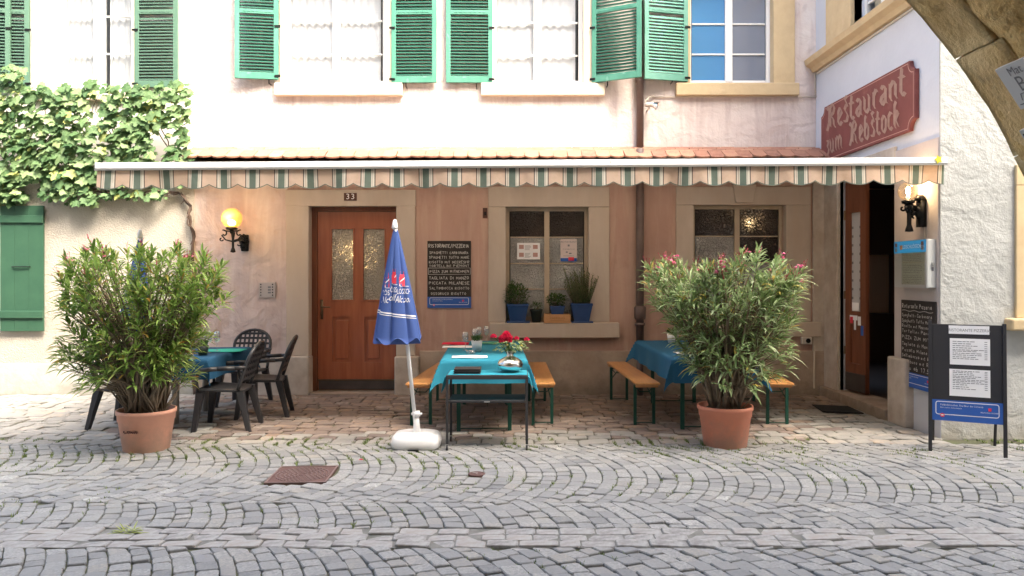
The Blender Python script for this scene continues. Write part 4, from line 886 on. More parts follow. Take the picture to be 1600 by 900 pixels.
# ================================================================ leaves and plants
def leaf(mb, p, d, up, L, W, droop=.25, mi=0):
    d = Vector(d).normalized(); s = d.cross(up)
    s = s.normalized() if s.length > 1e-4 else d.orthogonal().normalized(); n = s.cross(d)
    q = lambda t: Vector(p)+d*L*t-Vector((0,0,1))*droop*L*t*t
    w = W/2; f = n*W*.22
    vs = [q(0), q(.35)-s*w+f, q(.35), q(.35)+s*w+f, q(.72)-s*w*.72+f, q(.72), q(.72)+s*w*.72+f, q(1)]
    mb.add(vs, [(0,2,1),(0,3,2),(1,2,5,4),(2,3,6,5),(4,5,7),(5,6,7)], mi)
def ball():
    while 1:
        v = Vector((rnd(-1,1), rnd(-1,1), rnd(-1,1)))
        if .05 < v.length < 1: return v
PROF1 = ([(.56,.50,.36),(.84,.80,.48),(1.19,.76,.66),(1.48,.82,.80),(1.74,.70,.68),(1.88,.42,.5)], lambda dx: 1.86+.05*math.sin(dx*9)-.25*max(0, abs(dx)-.35))
PROF2 = ([(.58,.34,.44),(.74,.38,.58),(1.0,.48,.62),(1.36,.70,.73),(1.66,.80,.76),(1.84,.35,.5)], lambda dx: 1.74+.09*math.exp(-((dx-.32)/.2)**2)-.02+.04*math.sin(dx*8)-.1*max(0, abs(dx)-.5))
def oleander(name, label, c, rp, hp, mpot, mleaf, cen, rad, ntip, pinkm, npink, rim_z, seed, lower=.35, shape=None, fl=.5):
    random.seed(seed); r = thing(name, label, 'potted plant', c, 'potted oleanders in terracotta coloured pots'); x, y, z = c
    MB().lathe([(rp*.74,0),(rp*.77,.01),(rp*.92,hp-.1),(rp*.95,hp-.095),(rp*.96,hp-.04),(rp,hp-.035),(rp,hp),(rp*.93,hp),(rp*.92,hp-.05),(0.001,hp-.05)], c, 48).build('pot', mpot, r, True)
    so = MB(); N_ = 22; so.lathe([(0.001,hp-.035),(rp*.5,hp-.03),(rp*.92,hp-.045)], c, 24); so.build('soil', m_soil, r)
    st = MB(); fo = MB(); fl_ = MB(); bud = MB(); base = Vector((x, y, hp-.04))
    for k in range(ntip):
        zz = cen[0][0][0]+(cen[0][-1][0]-cen[0][0][0])*random.random()**.95
        for (za, la, ra), (zb_, lb_, rb_) in zip(cen[0], cen[0][1:]):
            if za <= zz <= zb_: q = (zz-za)/(zb_-za); wl, wr = la+(lb_-la)*q, ra+(rb_-ra)*q
        wob_ = .88+.2*noise.noise(Vector((zz*3, k % 2, seed)))
        a = rnd(0, 6.283); q = rnd(.3,1)**.45; dx = math.cos(a)*q; dx = math.copysign(abs(dx)**.8, dx); dx *= (wr if dx > 0 else wl)*wob_
        dx *= 1.1
        t = Vector((x+dx, y+math.sin(a)*q*rad, zz))
        t.z = min(t.z, cen[1](dx)+rnd(-.12,.0)) if t.z > cen[1](dx) else t.z
        st0 = base+Vector((rnd(-.13,.13), rnd(-.12,.12), 0)); mid = st0.lerp(t, .5)+Vector(((t.x-st0.x)*-.12, (t.y-st0.y)*-.12, rnd(0,.1)))+Vector((rnd(-.05,.05), rnd(-.05,.05), 0))
        path = [st0, st0.lerp(mid, .5)+Vector((rnd(-.03,.03),rnd(-.03,.03),0)), mid, mid.lerp(t, .5)+Vector((rnd(-.03,.03),rnd(-.03,.03),rnd(0,.03))), t]
        r0 = rnd(.005,.013) if k % 3 else rnd(.010,.018); st.tube(path, [r0, r0*.85, r0*.65, r0*.45, .003], 5)
        ax = (t-path[3]).normalized(); ax = (ax+Vector((0,0,.5))).normalized() if t.z > 1.1 else (ax+Vector((0,0,.1))).normalized()
        top = t.z > 1.35
        nw = random.randint(4, 6) if top else (random.randint(2, 4) if t.z > .85 else random.randint(1, 2))
        for w in range(nw+2):
            p = t-ax*(w*.034+rnd(0,.01)) if w < 4 else t.lerp(path[3], min(.95, w*.12))
            if w >= nw:
                p = path[3].lerp(path[2], rnd(-.4, 1.0))
                if p.z < .7: continue
            spread = .35+.24*min(w,5)
            for q in range(random.choice((3, 3, 4))):
                a = q*2.09+w*1.05+rnd(-.35,.35); o = ax.orthogonal().normalized(); o2 = ax.cross(o)
                d = ax+(o*math.cos(a)+o2*math.sin(a))*spread*rnd(.8,1.3)
                leaf(fo, p, d, Vector((0,0,1)), rnd(.11,.2)*(1 if w else .7), rnd(.019,.031), rnd(.05,.65))
        if t.z > 1.5 and random.random() < fl:
            for q in range(4):
                d = (ax+Vector((rnd(-.4,.4),rnd(-.4,.4),rnd(0,.4)))).normalized(); L = rnd(.03,.11); bud.tube([t, t+d*L], [.002,.0015], 4); bud.tube([t+d*L, t+d*(L+rnd(.01,.02))], [.0035,.002], 4)
            if random.random() < npink:
                for q in range(random.randint(2,5)):
                    cc = t+Vector((rnd(-.03,.03),rnd(-.03,.03),rnd(.02,.07)))
                    for m_ in range(5): a = m_*1.257+rnd(-.2,.2); leaf(fl_, cc, Vector((math.cos(a),math.sin(a)-.4,.5*math.sin(a*2)+.2)), Vector((0,0,1)), .024, .019, .1)
    st.build('branches', m_stem, r, True); fo.build('foliage', mleaf, r, kind='stuff'); bud.build('buds', m_darkred, r, kind='stuff')
    if fl_.v: fl_.build('blossom', pinkm, r, kind='stuff')
    return r
c1 = (PX(229,6.93), 6.93, 0)
def shp1(t):
    z = t.z; dx = t.x-c1[0]
    if z < .75 and abs(dx) > .35+.5*(z-.3)/.45+(.18 if dx < 0 else 0): return False
    if z < .5: return False
    if dx > .5 and z < .75: return False
    if dx > .3 and z < .62: return False
    return True
ol1 = oleander('potted_oleander', 'tall oleander with dark red buds in the paler pot beside the plastic chairs', c1, .255, .375, m_terra2, m_ole, PROF1, .5, 285, m_pink, .3, 0, 11, fl=.5)
tg_ = MB()
for s_ in ((0,0),(.05,.012)):
    for k in range(7): a = MB(); x = c1[0]-.09+k*.017+s_[0]*.2; tg_.box(x, x+.009, c1[1]-.238, c1[1]-.228, .20+s_[1]*2-.03*(s_[1]>0)+rnd(-.005,.005), .206+s_[1]*2-.03*(s_[1]>0)+rnd(0,.012))
tg_.build('pen_scribble', m_plate, ol1)
c2 = (PX(1133,7.08), 7.08, 0)
def shp2(t):
    z = t.z; dx = t.x-c2[0]
    if z < .6 and abs(dx) > .4: return False
    if z < .95 and abs(dx) > .30+.55*(z-.4)/.55: return False
    if dx < -.35 and z > 1.74: return False
    return z > .47
ol2 = oleander('potted_oleander', 'tall oleander with pink blossoms in the darker orange pot before the right table', c2, .255, .385, m_terra, m_ole2, PROF2, .45, 260, m_pink, .5, 0, 23, fl=.5)

# climbing vine with countable leaves on the left house
random.seed(5)
vy = YA-.1
vine = thing('grape_vine', 'climbing vine with pale green leaves spread over the left house wall', 'vine', (PX(304,YA),YA,0))
tr = MB(); P = [(306,628),(305,560),(303,500),(301,420),(306,372),(300,345),(299,322),(286,304),(262,298),(225,306),(190,308),(160,300),(120,290),(60,285),(0,280)]
pts = [Vector((PX(a,YA), YA-.06+.02*math.sin(i*2), PZ(b_,YA))) for i, (a, b_) in enumerate(P)]
fine = [pts[i].lerp(pts[i+1], k/4)+Vector((rnd(-.012,.012),rnd(-.01,.01),rnd(-.012,.012))) for i in range(len(pts)-1) for k in range(4)]
tr.tube(fine, [.021-.008*i/len(fine)+rnd(-.005,.005) for i in range(len(fine))], 8)
tr.tube([p+Vector((.03*math.sin(i*.9),-.02+.02*math.cos(i*.9),.03*math.cos(i*.7))) for i, p in enumerate(fine[8:44])], [.009]*36, 6)
for k in range(14):
    x = PX(rnd(0,290),YA); z0 = PZ(rnd(285,300),YA); p = Vector((x, YA-.05, z0)); q = [p.copy()]
    for j in range(8): p = p+Vector((rnd(-.12,.12), rnd(-.02,.02), .15)); p.y = min(p.y, YA-.04); q.append(p.copy())
    tr.tube(q, [.012-.001*j for j in range(9)], 5)
for k in range(10): 
    p = fine[14+k*2]; tr.tube([p, p+Vector((rnd(-.06,.06),-.03,rnd(-.1,.03)))], [.009,.004], 5)
tr.build('vine_stem', m_vstem, vine, True)
GL = [(0,-.02),(.16,-.16),(.34,-.12),(.52,.08),(.38,.2),(.56,.46),(.36,.5),(.24,.58),(.16,.8),(0,1.0)]
def grape(v):
    pts = GL+[(-x, y) for x, y in reversed(GL[1:-1])]; random.seed(v); b = MB()
    pp = [(x*rnd(.9,1.12), y*rnd(.93,1.07)) for x, y in pts]; c = (0, .33)
    cup = [.16,.05,-.12,.2][v]
    vs = [(c[0],c[1],.0)]+[(x, y, -cup*(x*x+(y-.33)**2)*1.2+.05*math.sin(5*x+v)) for x, y in pp]
    b.add([(a*1.0, bb_, cc) for a, bb_, cc in vs], [(0,i+1,(i+1) % len(pp)+1) for i in range(len(pp))]); return b
gl = [grape(v) for v in range(4)]; gm = [x.mesh('leaf', m_vine) for x in gl]; random.seed(9)
spots = []
while len(spots) < 2500:
    px, py = rnd(-140, 306), rnd(128, 322)
    top = 136+10*noise.noise(Vector((px*.03,0,3))); top += max(0, (60-abs(px-40))*.0)
    if py < top+rnd(-6,10): continue
    if px > 296+7*noise.noise(Vector((0,py*.05,1))) : continue
    if px > 283 and py < 152: continue
    lo = 322 if px < 150 else 292
    if px > 150 and py > 268 and random.random() < .0: continue
    if py > lo+8*noise.noise(Vector((px*.06,1,1))): continue
    if noise.noise(Vector((px*.03,py*.03,7))) < -.36: continue
    spots.append((px, py))
for k in range(34): spots.append((rnd(160,262), rnd(296,312)))
for k in range(26): spots.append((30+rnd(-9,9), 108+rnd(0,30))); 
for k in range(14): spots.append((rnd(0,14), rnd(108,138)))
for k in range(20): spots.append((286+rnd(-14,12), rnd(128,160)))
mats4 = []
for px, py in spots:
    dz = rnd(.02,.22); Yv = YA-dz; s_ = rnd(.055,.15)
    rot = Euler((R(rnd(32,80)), R(rnd(-32,32)), R(rnd(-30,30)))).to_matrix() @ Matrix.Rotation(R(180+rnd(-60,60)), 3, 'Z')
    mats4.append((s_, Vector((PX(px,Yv), Yv, PZ(py,Yv)+s_*.3)), rot))
order = sorted(range(len(mats4)), key=lambda i: (not (-5 < 812+F*mats4[i][1].x/mats4[i][1].y < 315), mats4[i][1].y-mats4[i][0]*1.0))
rest = MB()
for n_, i in enumerate(order):
    s_, p, rot = mats4[i]; v = i % 4
    if n_ < 300:
        o = put(gm[v], 'leaf', vine, p); o.rotation_euler = rot.to_euler(); o.scale = (s_, s_, s_)
    else: rest.add([rot @ (Vector(q)*s_)+p for q in gl[v].v], gl[v].f)
rest.build('more_leaves', m_vine, vine, kind='stuff')

# ================================================================ lamps
def scroll(c, dirx, s, a, axis):
    """iron volute in the vertical plane spanned by axis and z"""
    out = []
    for k in range(15):
        t = k/14*4.6; r = s*(1-.17*t); out.append(Vector(c)+Vector(axis)*(dirx*r*math.cos(t+a))+Vector((0,0,1))*r*math.sin(t+a))
    return out
lp1 = thing('wall_lamp', 'wrought iron wall lamp with amber globe left of the brown door', 'wall lamp', (PX(368,YL),YL,PZ(375,YL)), 'globe lamps on iron brackets')
gx, gy, gz = PX(362,9.83), 9.83, PZ(341,9.83)
MB().sphere((gx,gy,gz), .132, 28, 18).build('globe', m_gold, lp1, True)
MB().sphere((gx,gy,gz-.06), .05, 16, 10, 0, .8).build('bulb', M('warm_bulb', (1,.8,.4), .5, emit=(1,.75,.4), es=6), lp1, True)
b = MB().lathe([(.03,0),(.07,.005),(.075,.03),(.06,.04)], (gx,gy,gz-.155), 16).tube([(gx,gy,gz-.155),(gx,gy,gz-.2)], [.03,.02], 10).lathe([(.001,-.02),(.035,-.01),(.028,.02),(.016,.05),(.016,.16),(.022,.2),(.03,.25)], (gx+.01,gy+.02,gz-.43), 12)
b.build('socket', m_iron, lp1, True)
b = MB()
for s_ in (-1, 1):
    b.tube(scroll((gx+s_*.1,gy,gz-.2), s_, .05, 1.2, (1,0,0)), .010, 6); b.tube(scroll((gx+s_*.135,gy,gz-.27), s_, .03, 3.4, (1,0,0)), .009, 6); b.tube([(gx+s_*.1,gy,gz-.16),(gx+s_*.02,gy,gz-.17)], .01, 6); b.tube([(gx+s_*.13,gy,gz-.22),(gx+s_*.08,gy,gz-.28),(gx,gy,gz-.3)], .01, 6)
b.tube([(gx+.01,gy+.02,gz-.3),(gx+.06,gy+.12,gz-.27),(gx+.08,YL-.01,gz-.32)], .018, 8)
for k in range(9):
    a = k*.7; b.tube(scroll((gx+.08+.045*math.cos(a),YL-.05-.02*(k % 3),gz-.3+.07*math.sin(a)), 1 if k % 2 else -1, .032, a, (1,0,0)), .009, 5)
b.lathe([(.06,0),(.05,.01)], (gx+.08,YL-.02,gz-.3), 12)
b.build('bracket', m_iron, lp1, True); MB().box(gx+.03, gx+.13, YL-.03, YL-.001, gz-.42, gz-.2).build('back_plate', m_iron, lp1, bevel=.01)
pl_ = bpy.data.lights.new('lamp_light', 'POINT'); pl_.energy = 2.2; pl_.color = (1,.62,.25); pl_.shadow_soft_size = .13
o = bpy.data.objects.new('lamp_light', pl_); COL.objects.link(o); o.location = (gx, gy-.2, gz)
ly = 7.62; lx = PX(1419,ly); lz = PZ(299,ly)
lp2 = thing('wall_lamp', 'wrought iron wall lamp with clear globe above the menu case', 'wall lamp', (XS,ly,lz-.2), 'globe lamps on iron brackets')
MB().sphere((lx,ly,lz), .097, 28, 18).build('globe', m_clear, lp2, True)
MB().lathe([(.001,-.03),(.014,-.03),(.02,-.01),(.02,.03),(.001,.05)], (lx,ly,lz+.0), 14).build('bulb', m_bulb, lp2, True)
MB().tube([(lx,ly,lz-.1),(lx,ly,lz-.03)], .008, 8).build('bulb_holder', m_steel, lp2)
b = MB().lathe([(.03,-.02),(.06,-.01),(.065,.012),(.055,.02)], (lx,ly,lz-.11), 16).tube([(lx,ly,lz-.12),(lx+.02,ly,lz-.17),(lx+.01,ly,lz-.22)], [.035,.05,.03], 10)
b.lathe([(.001,0),(.04,.005),(.036,.03),(.022,.07),(.022,.19),(.03,.22)], (lx+.01,ly,lz-.41), 14)
for k in range(8):
    a = k*.785; b.tube(scroll((lx+.055*math.cos(a),ly+.055*math.sin(a),lz-.17), 1, .032, a, (math.cos(a),math.sin(a),0)), .010, 6)
b.tube([(lx+.01,ly,lz-.24),(lx+.07,ly,lz-.21),(XS-.03,ly,lz-.2)], .014, 8).tube(scroll((lx+.06,ly,lz-.26), 1, .035, 0, (1,0,0)), .010, 6)
b.build('bracket', m_iron, lp2, True)
b = MB().box(XS-.075, XS-.021, ly-.05, ly+.05, lz-.36, lz-.08).lathe([(.001,0),(.06,.01),(.03,.06)], (XS-.06,ly,lz-.10), 12).lathe([(.02,0),(.045,.05),(.05,.1),(.02,.14)], (XS-.07,ly,lz-.28), 10)
b.build('back_plate', m_iron, lp2, True)
pl_ = bpy.data.lights.new('lamp_light', 'POINT'); pl_.energy = 2.2; pl_.color = (1,.72,.42); pl_.shadow_soft_size = .02
o = bpy.data.objects.new('lamp_light', pl_); COL.objects.link(o); o.location = (lx, ly, lz+.06)
MB().tube([(XS-.03,ly-.03,lz-.36),(XS-.03,ly-.04,1.97)], .006, 6).build('lamp_cable', m_wirec, lp2)
sp = thing('spotlight', 'small cream spotlight clamped beside the brown downpipe', 'spotlight', (PX(1008,YU),YU-.1,PZ(165,YU)))
sx, sy, sz = PX(1010,YU-.14), YU-.16, PZ(164,YU-.14)
MB().tube([(sx-.02,sy,sz),(sx+.03,sy,sz),(sx+.09,sy-.02,sz-.005)], [.03,.034,.034], 12).build('lamp_body', m_lbl, sp, True)
MB().tube([(sx+.09,sy-.02,sz-.005),(sx+.14,sy-.035,sz-.03)], [.036,.06], 14, cap=False).build('reflector', m_silver, sp, True); MB().tube([(sx+.03,sy,sz-.02),(sx+.03,sy,sz-.05),(sx+.03,YU,sz-.05)], .012, 6).build('mount', m_lbl, sp, True)

# ================================================================ small things on the walls
def flat(name, mat, par, x0, x1, z0, z1, y, t=.004, bevel=0): return MB().box(x0, x1, y-t, y, z0, z1).build(name, mat, par, bevel=bevel)
hn = thing('house_number', 'small brown enamel plate reading 33 above the brown door', 'number plate', (pl(549),YL-.04,zl(308)))
flat('plate', m_plate, hn, pl(538.5), pl(558.5), zl(314), zl(302), YL-.039, .008, .002)
for q_ in (-.033,.033): b = MB(); add_font(b, '3', .105, lambda x, y: (pl(548.6)+q_+x, YL-.0485, zl(308)+y), sx=1.05); b.build('numeral', m_wprint, hn)
bp = thing('doorbell_panel', 'square metal doorbell panel with five rows of buttons', 'doorbell', (pl(418),YL,zl(452)))
flat('panel', m_bell, bp, pl(405), pl(431), zl(465), zl(441), YL-.001, .02, .003)
for k in range(5):
    for x in (408.5, 426.8):
        MB().tube([(pl(x),YL-.022,zl(444.3+k*4.2)),(pl(x),YL-.028,zl(444.3+k*4.2))], .0085, 10).build('button', m_iron, bp)
    if 1 <= k <= 3: flat('name_slot', m_inkt, bp, pl(419.5), pl(424), zl(445.8+k*4.2), zl(443.2+k*4.2), YL-.0215, .002)
lk = thing('wall_latch', 'small rusty iron latch on the wall left of the sill plants', 'latch', (pl(758),YL,zl(333)))
flat('latch_plate', m_plate, lk, pl(754.5), pl(761.5), zl(341), zl(325), YL-.001, .012, .003); flat('keyhole', m_iron, lk, pl(756.5), pl(760), zl(337), zl(331), YL-.0135, .01)
so = thing('wall_socket', 'cream outdoor socket with round black outlet under the right sill', 'socket', (pl(1258),YL,zl(531)))
flat('socket_box', m_lbl, so, pl(1249), pl(1265), zl(537), zl(526), YL-.036, .06, .008); b = MB().tube([(pl(1258.5),YL-.1,zl(531.5)),(pl(1258.5),YL-.104,zl(531.5))], .032, 16); b.build('outlet', m_iron, so); MB().tube([(pl(1270),YL-.05,zl(540)),(pl(1270),YL-.05,zl(606))], .012, 8).build('conduit', m_wirec, so)
MB().box(pl(1253), pl(1247), YL-.06, YL-.04, zl(533), zl(529)).build('cable_gland', m_lbl, so) if False else None

def ad_strip(par, fn, w, h, mat=m_bluep):
    """blue advertising strip: rounded white outline, two small text lines, red emblem; fn(u,v,lift)"""
    B = lambda nm, a, b_, c, d, l, m: MB().prism([(a,c),(b_,c),(b_,d),(a,d)], lambda p: fn(p[0],p[1],l), lambda p: fn(p[0],p[1],l+.001)).build(nm, m, par)
    B('blue_strip', 0, w, 0, h, .001, mat)
    x0, x1, z0, z1, t, r = w*.05, w*.95, h*.28, h*.93, h*.035, h*.12; out, inn = [], []
    for cx, cz_, a0 in ((x0+r,z0+r,180),(x1-r,z0+r,270),(x1-r,z1-r,0),(x0+r,z1-r,90)):
        for k in range(5): a = R(a0+k*22.5); out.append((cx+r*math.cos(a), cz_+r*math.sin(a))); inn.append((cx+(r-t)*math.cos(a), cz_+(r-t)*math.sin(a)))
    n = len(out); m = MB().add([fn(*p, .003) for p in out]+[fn(*p, .003) for p in inn], [(i,(i+1) % n,n+(i+1) % n,n+i) for i in range(n)]); m.build('white_outline', m_wprint, par)
    t_ = MB(); add_font(t_, 'Feldschlösschen. Das Bier der Schweiz', h*.115, lambda x, y: fn(w*.12+x, h*.76+y, .003), align='LEFT', res=1); add_font(t_, 'Bière suisse, birra svizzera', h*.085, lambda x, y: fn(w*.12+x, h*.63+y, .003), align='LEFT', res=1); add_font(t_, 'FELDSCHLÖSSCHEN', h*.085, lambda x, y: fn(w*.82+x, h*.5+y, .003), res=1)
    t_.build('strip_lettering', m_wprint, par, kind='stuff')
    e = MB(); e.add([fn(w*.80,h*.58,.003), fn(w*.84,h*.58,.003), fn(w*.845,h*.74,.003), fn(w*.83,h*.7,.003), fn(w*.82,h*.76,.003), fn(w*.81,h*.7,.003), fn(w*.795,h*.74,.003)], [(0,1,2,3,4,5,6)])
    e.add([fn(w*.15+h*.1*math.cos(k*.785), h*.26+h*.1*math.sin(k*.785), .004) for k in range(8)], [tuple(range(8))]); e.build('red_emblem', m_redp, par)
    MB().add([fn(w*.13,h*.24,.006), fn(w*.165,h*.24,.006), fn(w*.165,h*.30,.006), fn(w*.13,h*.30,.006)], [(0,1,2,3)]).build('emblem_mark', m_wprint, par)
# chalkboard on the salmon wall
cb = thing('chalkboard', 'wall chalkboard menu with blue strip between door and window plants', 'chalkboard', (pl(701),YL,zl(430)), 'chalkboard menus')
x0, x1, z0, z1 = pl(668), pl(736), zl(481), zl(376.5)
flat('board', m_board, cb, x0, x1, z0, z1, YL-.001, .014, .004)
fnb = lambda u, v, l=0: (x0+u, YL-.0155-l, z0+v)
ad_strip(cb, fnb, x1-x0, (z1-z0)*.165)
t = MB(); Wb = x1-x0; Hb = z1-z0
for k, (s_, v, hh, a, w_) in enumerate([('RISTORANTE/PIZZERIA',.90,.05,.03,.93),('SPAGHETTI CARBONARA',.805,.036,.05,.9),('SPAGHETTI TUTTO MARE',.735,.036,.04,.93),('RISOTTO MIT MEERESFR',.665,.036,.04,.93),('TORTELLINI PIEMONT',.61,.034,.04,.93),
      ('PIZZA ZUM MITNEHMEN',.525,.038,.06,.9),('TAGLIATA DI MANZO',.425,.042,.04,.92),('PICCATA MILANESE',.35,.042,.04,.94),('SALTIMBOCCA RISOTTO',.275,.036,.05,.92),('OSSOBUCO RISOTTO',.195,.036,.08,.82)]):
    chalk_text(t, s_, hh*Hb, lambda u, v_, vv=v: fnb(u, vv*Hb+v_), a*Wb, w_*Wb, .17)
for a, b_, c, d in ((.02,.99,.497,.503),(.02,.99,.592,.598),(.02,.03,.50,.595),(.98,.99,.50,.595)): t.quad(fnb(a*Wb,c*Hb), fnb(b_*Wb,c*Hb+.002), fnb(b_*Wb,d*Hb), fnb(a*Wb,d*Hb))
t.build('chalk_writing', m_chalk, cb, kind='stuff')
# chalkboard on the pier
cb2 = thing('chalkboard', 'narrow chalkboard menu hanging on the pier behind the standing menu board', 'chalkboard', (XS-.03,7.7,.9), 'chalkboard menus')
ya, yb_, za, zb = 8.03, 7.38, .44, 1.34
MB().box(XS-.105 if False else XS-.045, XS-.022, yb_, ya, za, zb).build('board', m_board, cb2, bevel=.004)
fn2 = lambda u, v, l=0: (XS-.0465-l, ya-u, za+v); Wb = ya-yb_; Hb = zb-za
ad_strip(cb2, fn2, Wb, Hb*.17)
t = MB()
for s_, v, hh in (('Ristorante Pizzeria',.91,.05),('Spaghetti Carbonara',.81,.037),('Spaghetti Tutto Mare',.745,.037),('Risotto mit Meeresfr',.685,.037),('Tortellini Panna',.625,.037),('PIZZA ZUM MITN',.55,.037),('Tagliata di Manzo',.475,.037),('Piccata Milanese',.405,.037),('Saltimbocca mit Ris',.34,.037),('Ossobuco mit Ris',.275,.037),('Menu ab 17.50',.20,.045)):
    chalk_text(t, s_, hh*Hb, lambda u, v_, vv=v: fn2(u, vv*Hb+v_), .04*Wb, .9*Wb, .17)
for k in range(24): u = .04+.92*k/24; t.quad(fn2(u*Wb,(.875+.006*math.sin(k*.8))*Hb), fn2((u+.04)*Wb,(.875+.006*math.sin(k*.8+.8))*Hb), fn2((u+.04)*Wb,(.881+.006*math.sin(k*.8+.8))*Hb), fn2(u*Wb,(.881+.006*math.sin(k*.8))*Hb))
t.build('chalk_writing', m_chalk, cb2, kind='stuff')
# menu case
mc = thing('menu_case', 'grey wall menu case with blue header and lock under the lamp', 'menu case', (XS,7.7,1.7))
cx0, cx1, cy0, cy1, cz0, cz1 = XS-.115, XS-.021, 7.4, 8.03, 1.475, 1.955
MB().box(cx0+.012, cx1, cy0, cy1, cz0, cz1).build('case_body', m_casef, mc, bevel=.006)
fr_ = wall(MB(), lambda u,v,d: (cx0+d,u,v), cy0-.002, cy1+.002, cz0-.002, cz1+.002, [(cy0+.03,cy1-.15,cz0+.03,cz1-.03)], .011).build('case_frame', m_case, mc, bevel=.002)
MB().box(cx0+.006, cx0+.011, cy0+.03, cy1-.15, cz0+.03, cz1-.12).build('menu_sheet', m_menu, mc)
MB().box(cx0-.004, cx0-.001, cy0+.004, cy1-.004, cz1-.125, cz1-.004).build('blue_header', m_bluel, mc)
t = MB(); fm = lambda u, v, l=0: (cx0-.0055-l, cy1-u, cz1+v); add_font(t, 'FELDSCHLÖSSCHEN', .052, lambda x, y: fm(.37+x, -.065+y)); t.build('header_lettering', m_wprint, mc)
e = MB().add([fm(.13,-.09), fm(.17,-.09), fm(.185,-.04), fm(.165,-.055), fm(.15,-.035), fm(.135,-.055), fm(.115,-.04)], [(0,1,2,3,4,5,6)]); e.build('orange_emblem', M('orange_print', (.7,.3,.08), .6), mc)
for u, v in ((.02,-.02),(.02,-.07),(.54,-.02),(.54,-.065)): MB().add([fm(u,v), fm(u+.05,v), fm(u+.05,v-.04), fm(u,v-.04)], [(0,1,2,3)]).build('header_picture', M('header_brown', (.16,.08,.07), .6) if v > -.05 else m_inkt, mc)
t = MB()
for k in range(17):
    v = -.15-k*.0175; 
    if k % 6 == 5: continue
    u = .17
    while u < .5: w_ = rnd(.015,.05); t.quad(*[(cx0+.0055, cy1-q, cz1+v-r_) for q, r_ in ((u,0),(u+w_,0),(u+w_,.004),(u,.004))]); u += w_+.008
t.build('menu_text', m_inkt, mc, kind='stuff')
MB().box(cx0+.001, cx0+.003, cy0+.03, cy1-.03, cz0+.03, cz1-.125).build('glass_front', glassy('case_glass', (.95,.97,.95), .06), mc)
MB().tube([(cx0+.06,cy0-.001,1.71),(cx0+.06,cy0-.02,1.71)], .013, 10).build('lock', m_steel, mc); MB().box(cx0+.05, cx0+.07, cy0-.003, cy0-.0005, 1.64, 1.68).build('lock_label', m_inkt, mc)

# papers in the lower window
pp = thing('window_notice', 'landscape notice with four small pictures in the left pane', 'notice', (pl(826),YL+.13,zl(392)), 'notices in the window')
yn = YL+.128
flat('sheet', m_paper, pp, pl(808), pl(844), zl(405), zl(379), yn)
for x, z in ((811,382),(833,382),(811,394.5),(833,394.5)): flat('thumbnail', m_pinkink, pp, pl(x), pl(x+7.5), zl(z+6.5), zl(z), yn-.0045, .001)
t = MB()
for r_ in range(2):
    for k in range(5): t.box(pl(820), pl(820+rnd(6,11)), yn-.0055, yn-.0045, zl(383.6+k*1.6+r_*12), zl(383.1+k*1.6+r_*12))
t.build('text_lines', m_inkt, pp, kind='stuff')
pp = thing('window_notice', 'tall pale pink notice with blue foot in the right pane', 'notice', (pl(890),YL+.13,zl(390)), 'notices in the window')
flat('sheet', m_paperp, pp, pl(876.5), pl(902.5), zl(408.5), zl(373), yn)
flat('blue_foot', m_bluep, pp, pl(876.7), pl(902.3), zl(408.3), zl(403), yn-.0045, .001); flat('red_mark', m_redp, pp, pl(889), pl(898), zl(407), zl(401.5), yn-.006, .001)
t = MB(); add_font(t, 'RESTAURANT', .035, lambda x, y: (pl(889.5)+x, yn-.0052, zl(377.5)+y), res=1); add_font(t, 'ZUM REBSTOCK', .022, lambda x, y: (pl(889.5)+x, yn-.0052, zl(389)+y), res=1); t.box(pl(881),pl(898),yn-.0055,yn-.0045,zl(399.8),zl(399.2)).box(pl(888),pl(891),yn-.0055,yn-.0045,zl(384.5),zl(381.5)).box(pl(885),pl(888),yn-.0055,yn-.0045,zl(394.5),zl(392.5)).box(pl(890),pl(894),yn-.0055,yn-.0045,zl(396.5),zl(394.5)); t.build('print', m_inkt, pp, kind='stuff')
# ================================================================ plants on the window sill
zs = PZ(504, YL-.02)
ysl = YL-.02
def sill_x(px): return PX(px, ysl)
def sqpot(par, x, y, z, w, h, mat, n=4, name='pot', top=1.0, bot=.68):
    f = lambda k, s: [(x+w/2*s*math.copysign(1, math.cos(a)), y+w/2*s*math.copysign(1, math.sin(a))) for a in (R(45), R(135), R(225), R(315))]
    b = MB(); lv = [(0,bot),(h*.86,top*.95),(h*.87,top),(h,top),(h,top*.88),(h*.85,top*.84)]
    for zz, s in lv: b.v += [(p[0], p[1], z+zz) for p in f(0, s)]
    for i in range(len(lv)-1):
        for k in range(4): b.f.append((i*4+k, i*4+(k+1) % 4, (i+1)*4+(k+1) % 4, (i+1)*4+k)); b.m.append(0)
    b.f += [(0,1,2,3), tuple(range(len(lv)*4-4, len(lv)*4))]; b.m += [0,0]
    return b.build(name, mat, par, bevel=.004)
def bush(par, c, rad, n, L, Wd, mat, up=.4, name='foliage', droop=.2):
    b = MB(); s = MB()
    for k in range(n):
        v = ball(); p = Vector((c[0]+v.x*rad[0], c[1]+v.y*rad[1], c[2]+v.z*rad[2]))
        d = Vector((v.x*.8+rnd(-.5,.5), v.y*.8+rnd(-.5,.5), v.z*.5+up+rnd(-.3,.3)))
        leaf(b, p, d, Vector((0,0,1)), rnd(.7,1.2)*L, Wd*rnd(.8,1.2), droop)
        if k % 14 == 0: s.tube([(c[0]+rnd(-.03,.03), c[1], c[2]-rad[2]*1.0), p], [.003,.002], 4)
    s.build('stems', m_stem, par, True); return b.build(name, mat, par, kind='stuff')
g1 = thing('potted_herb', 'bushy green herb in square blue pot at left end of the sill', 'potted plant', (sill_x(809),ysl,zs), 'potted plants on the window sill')
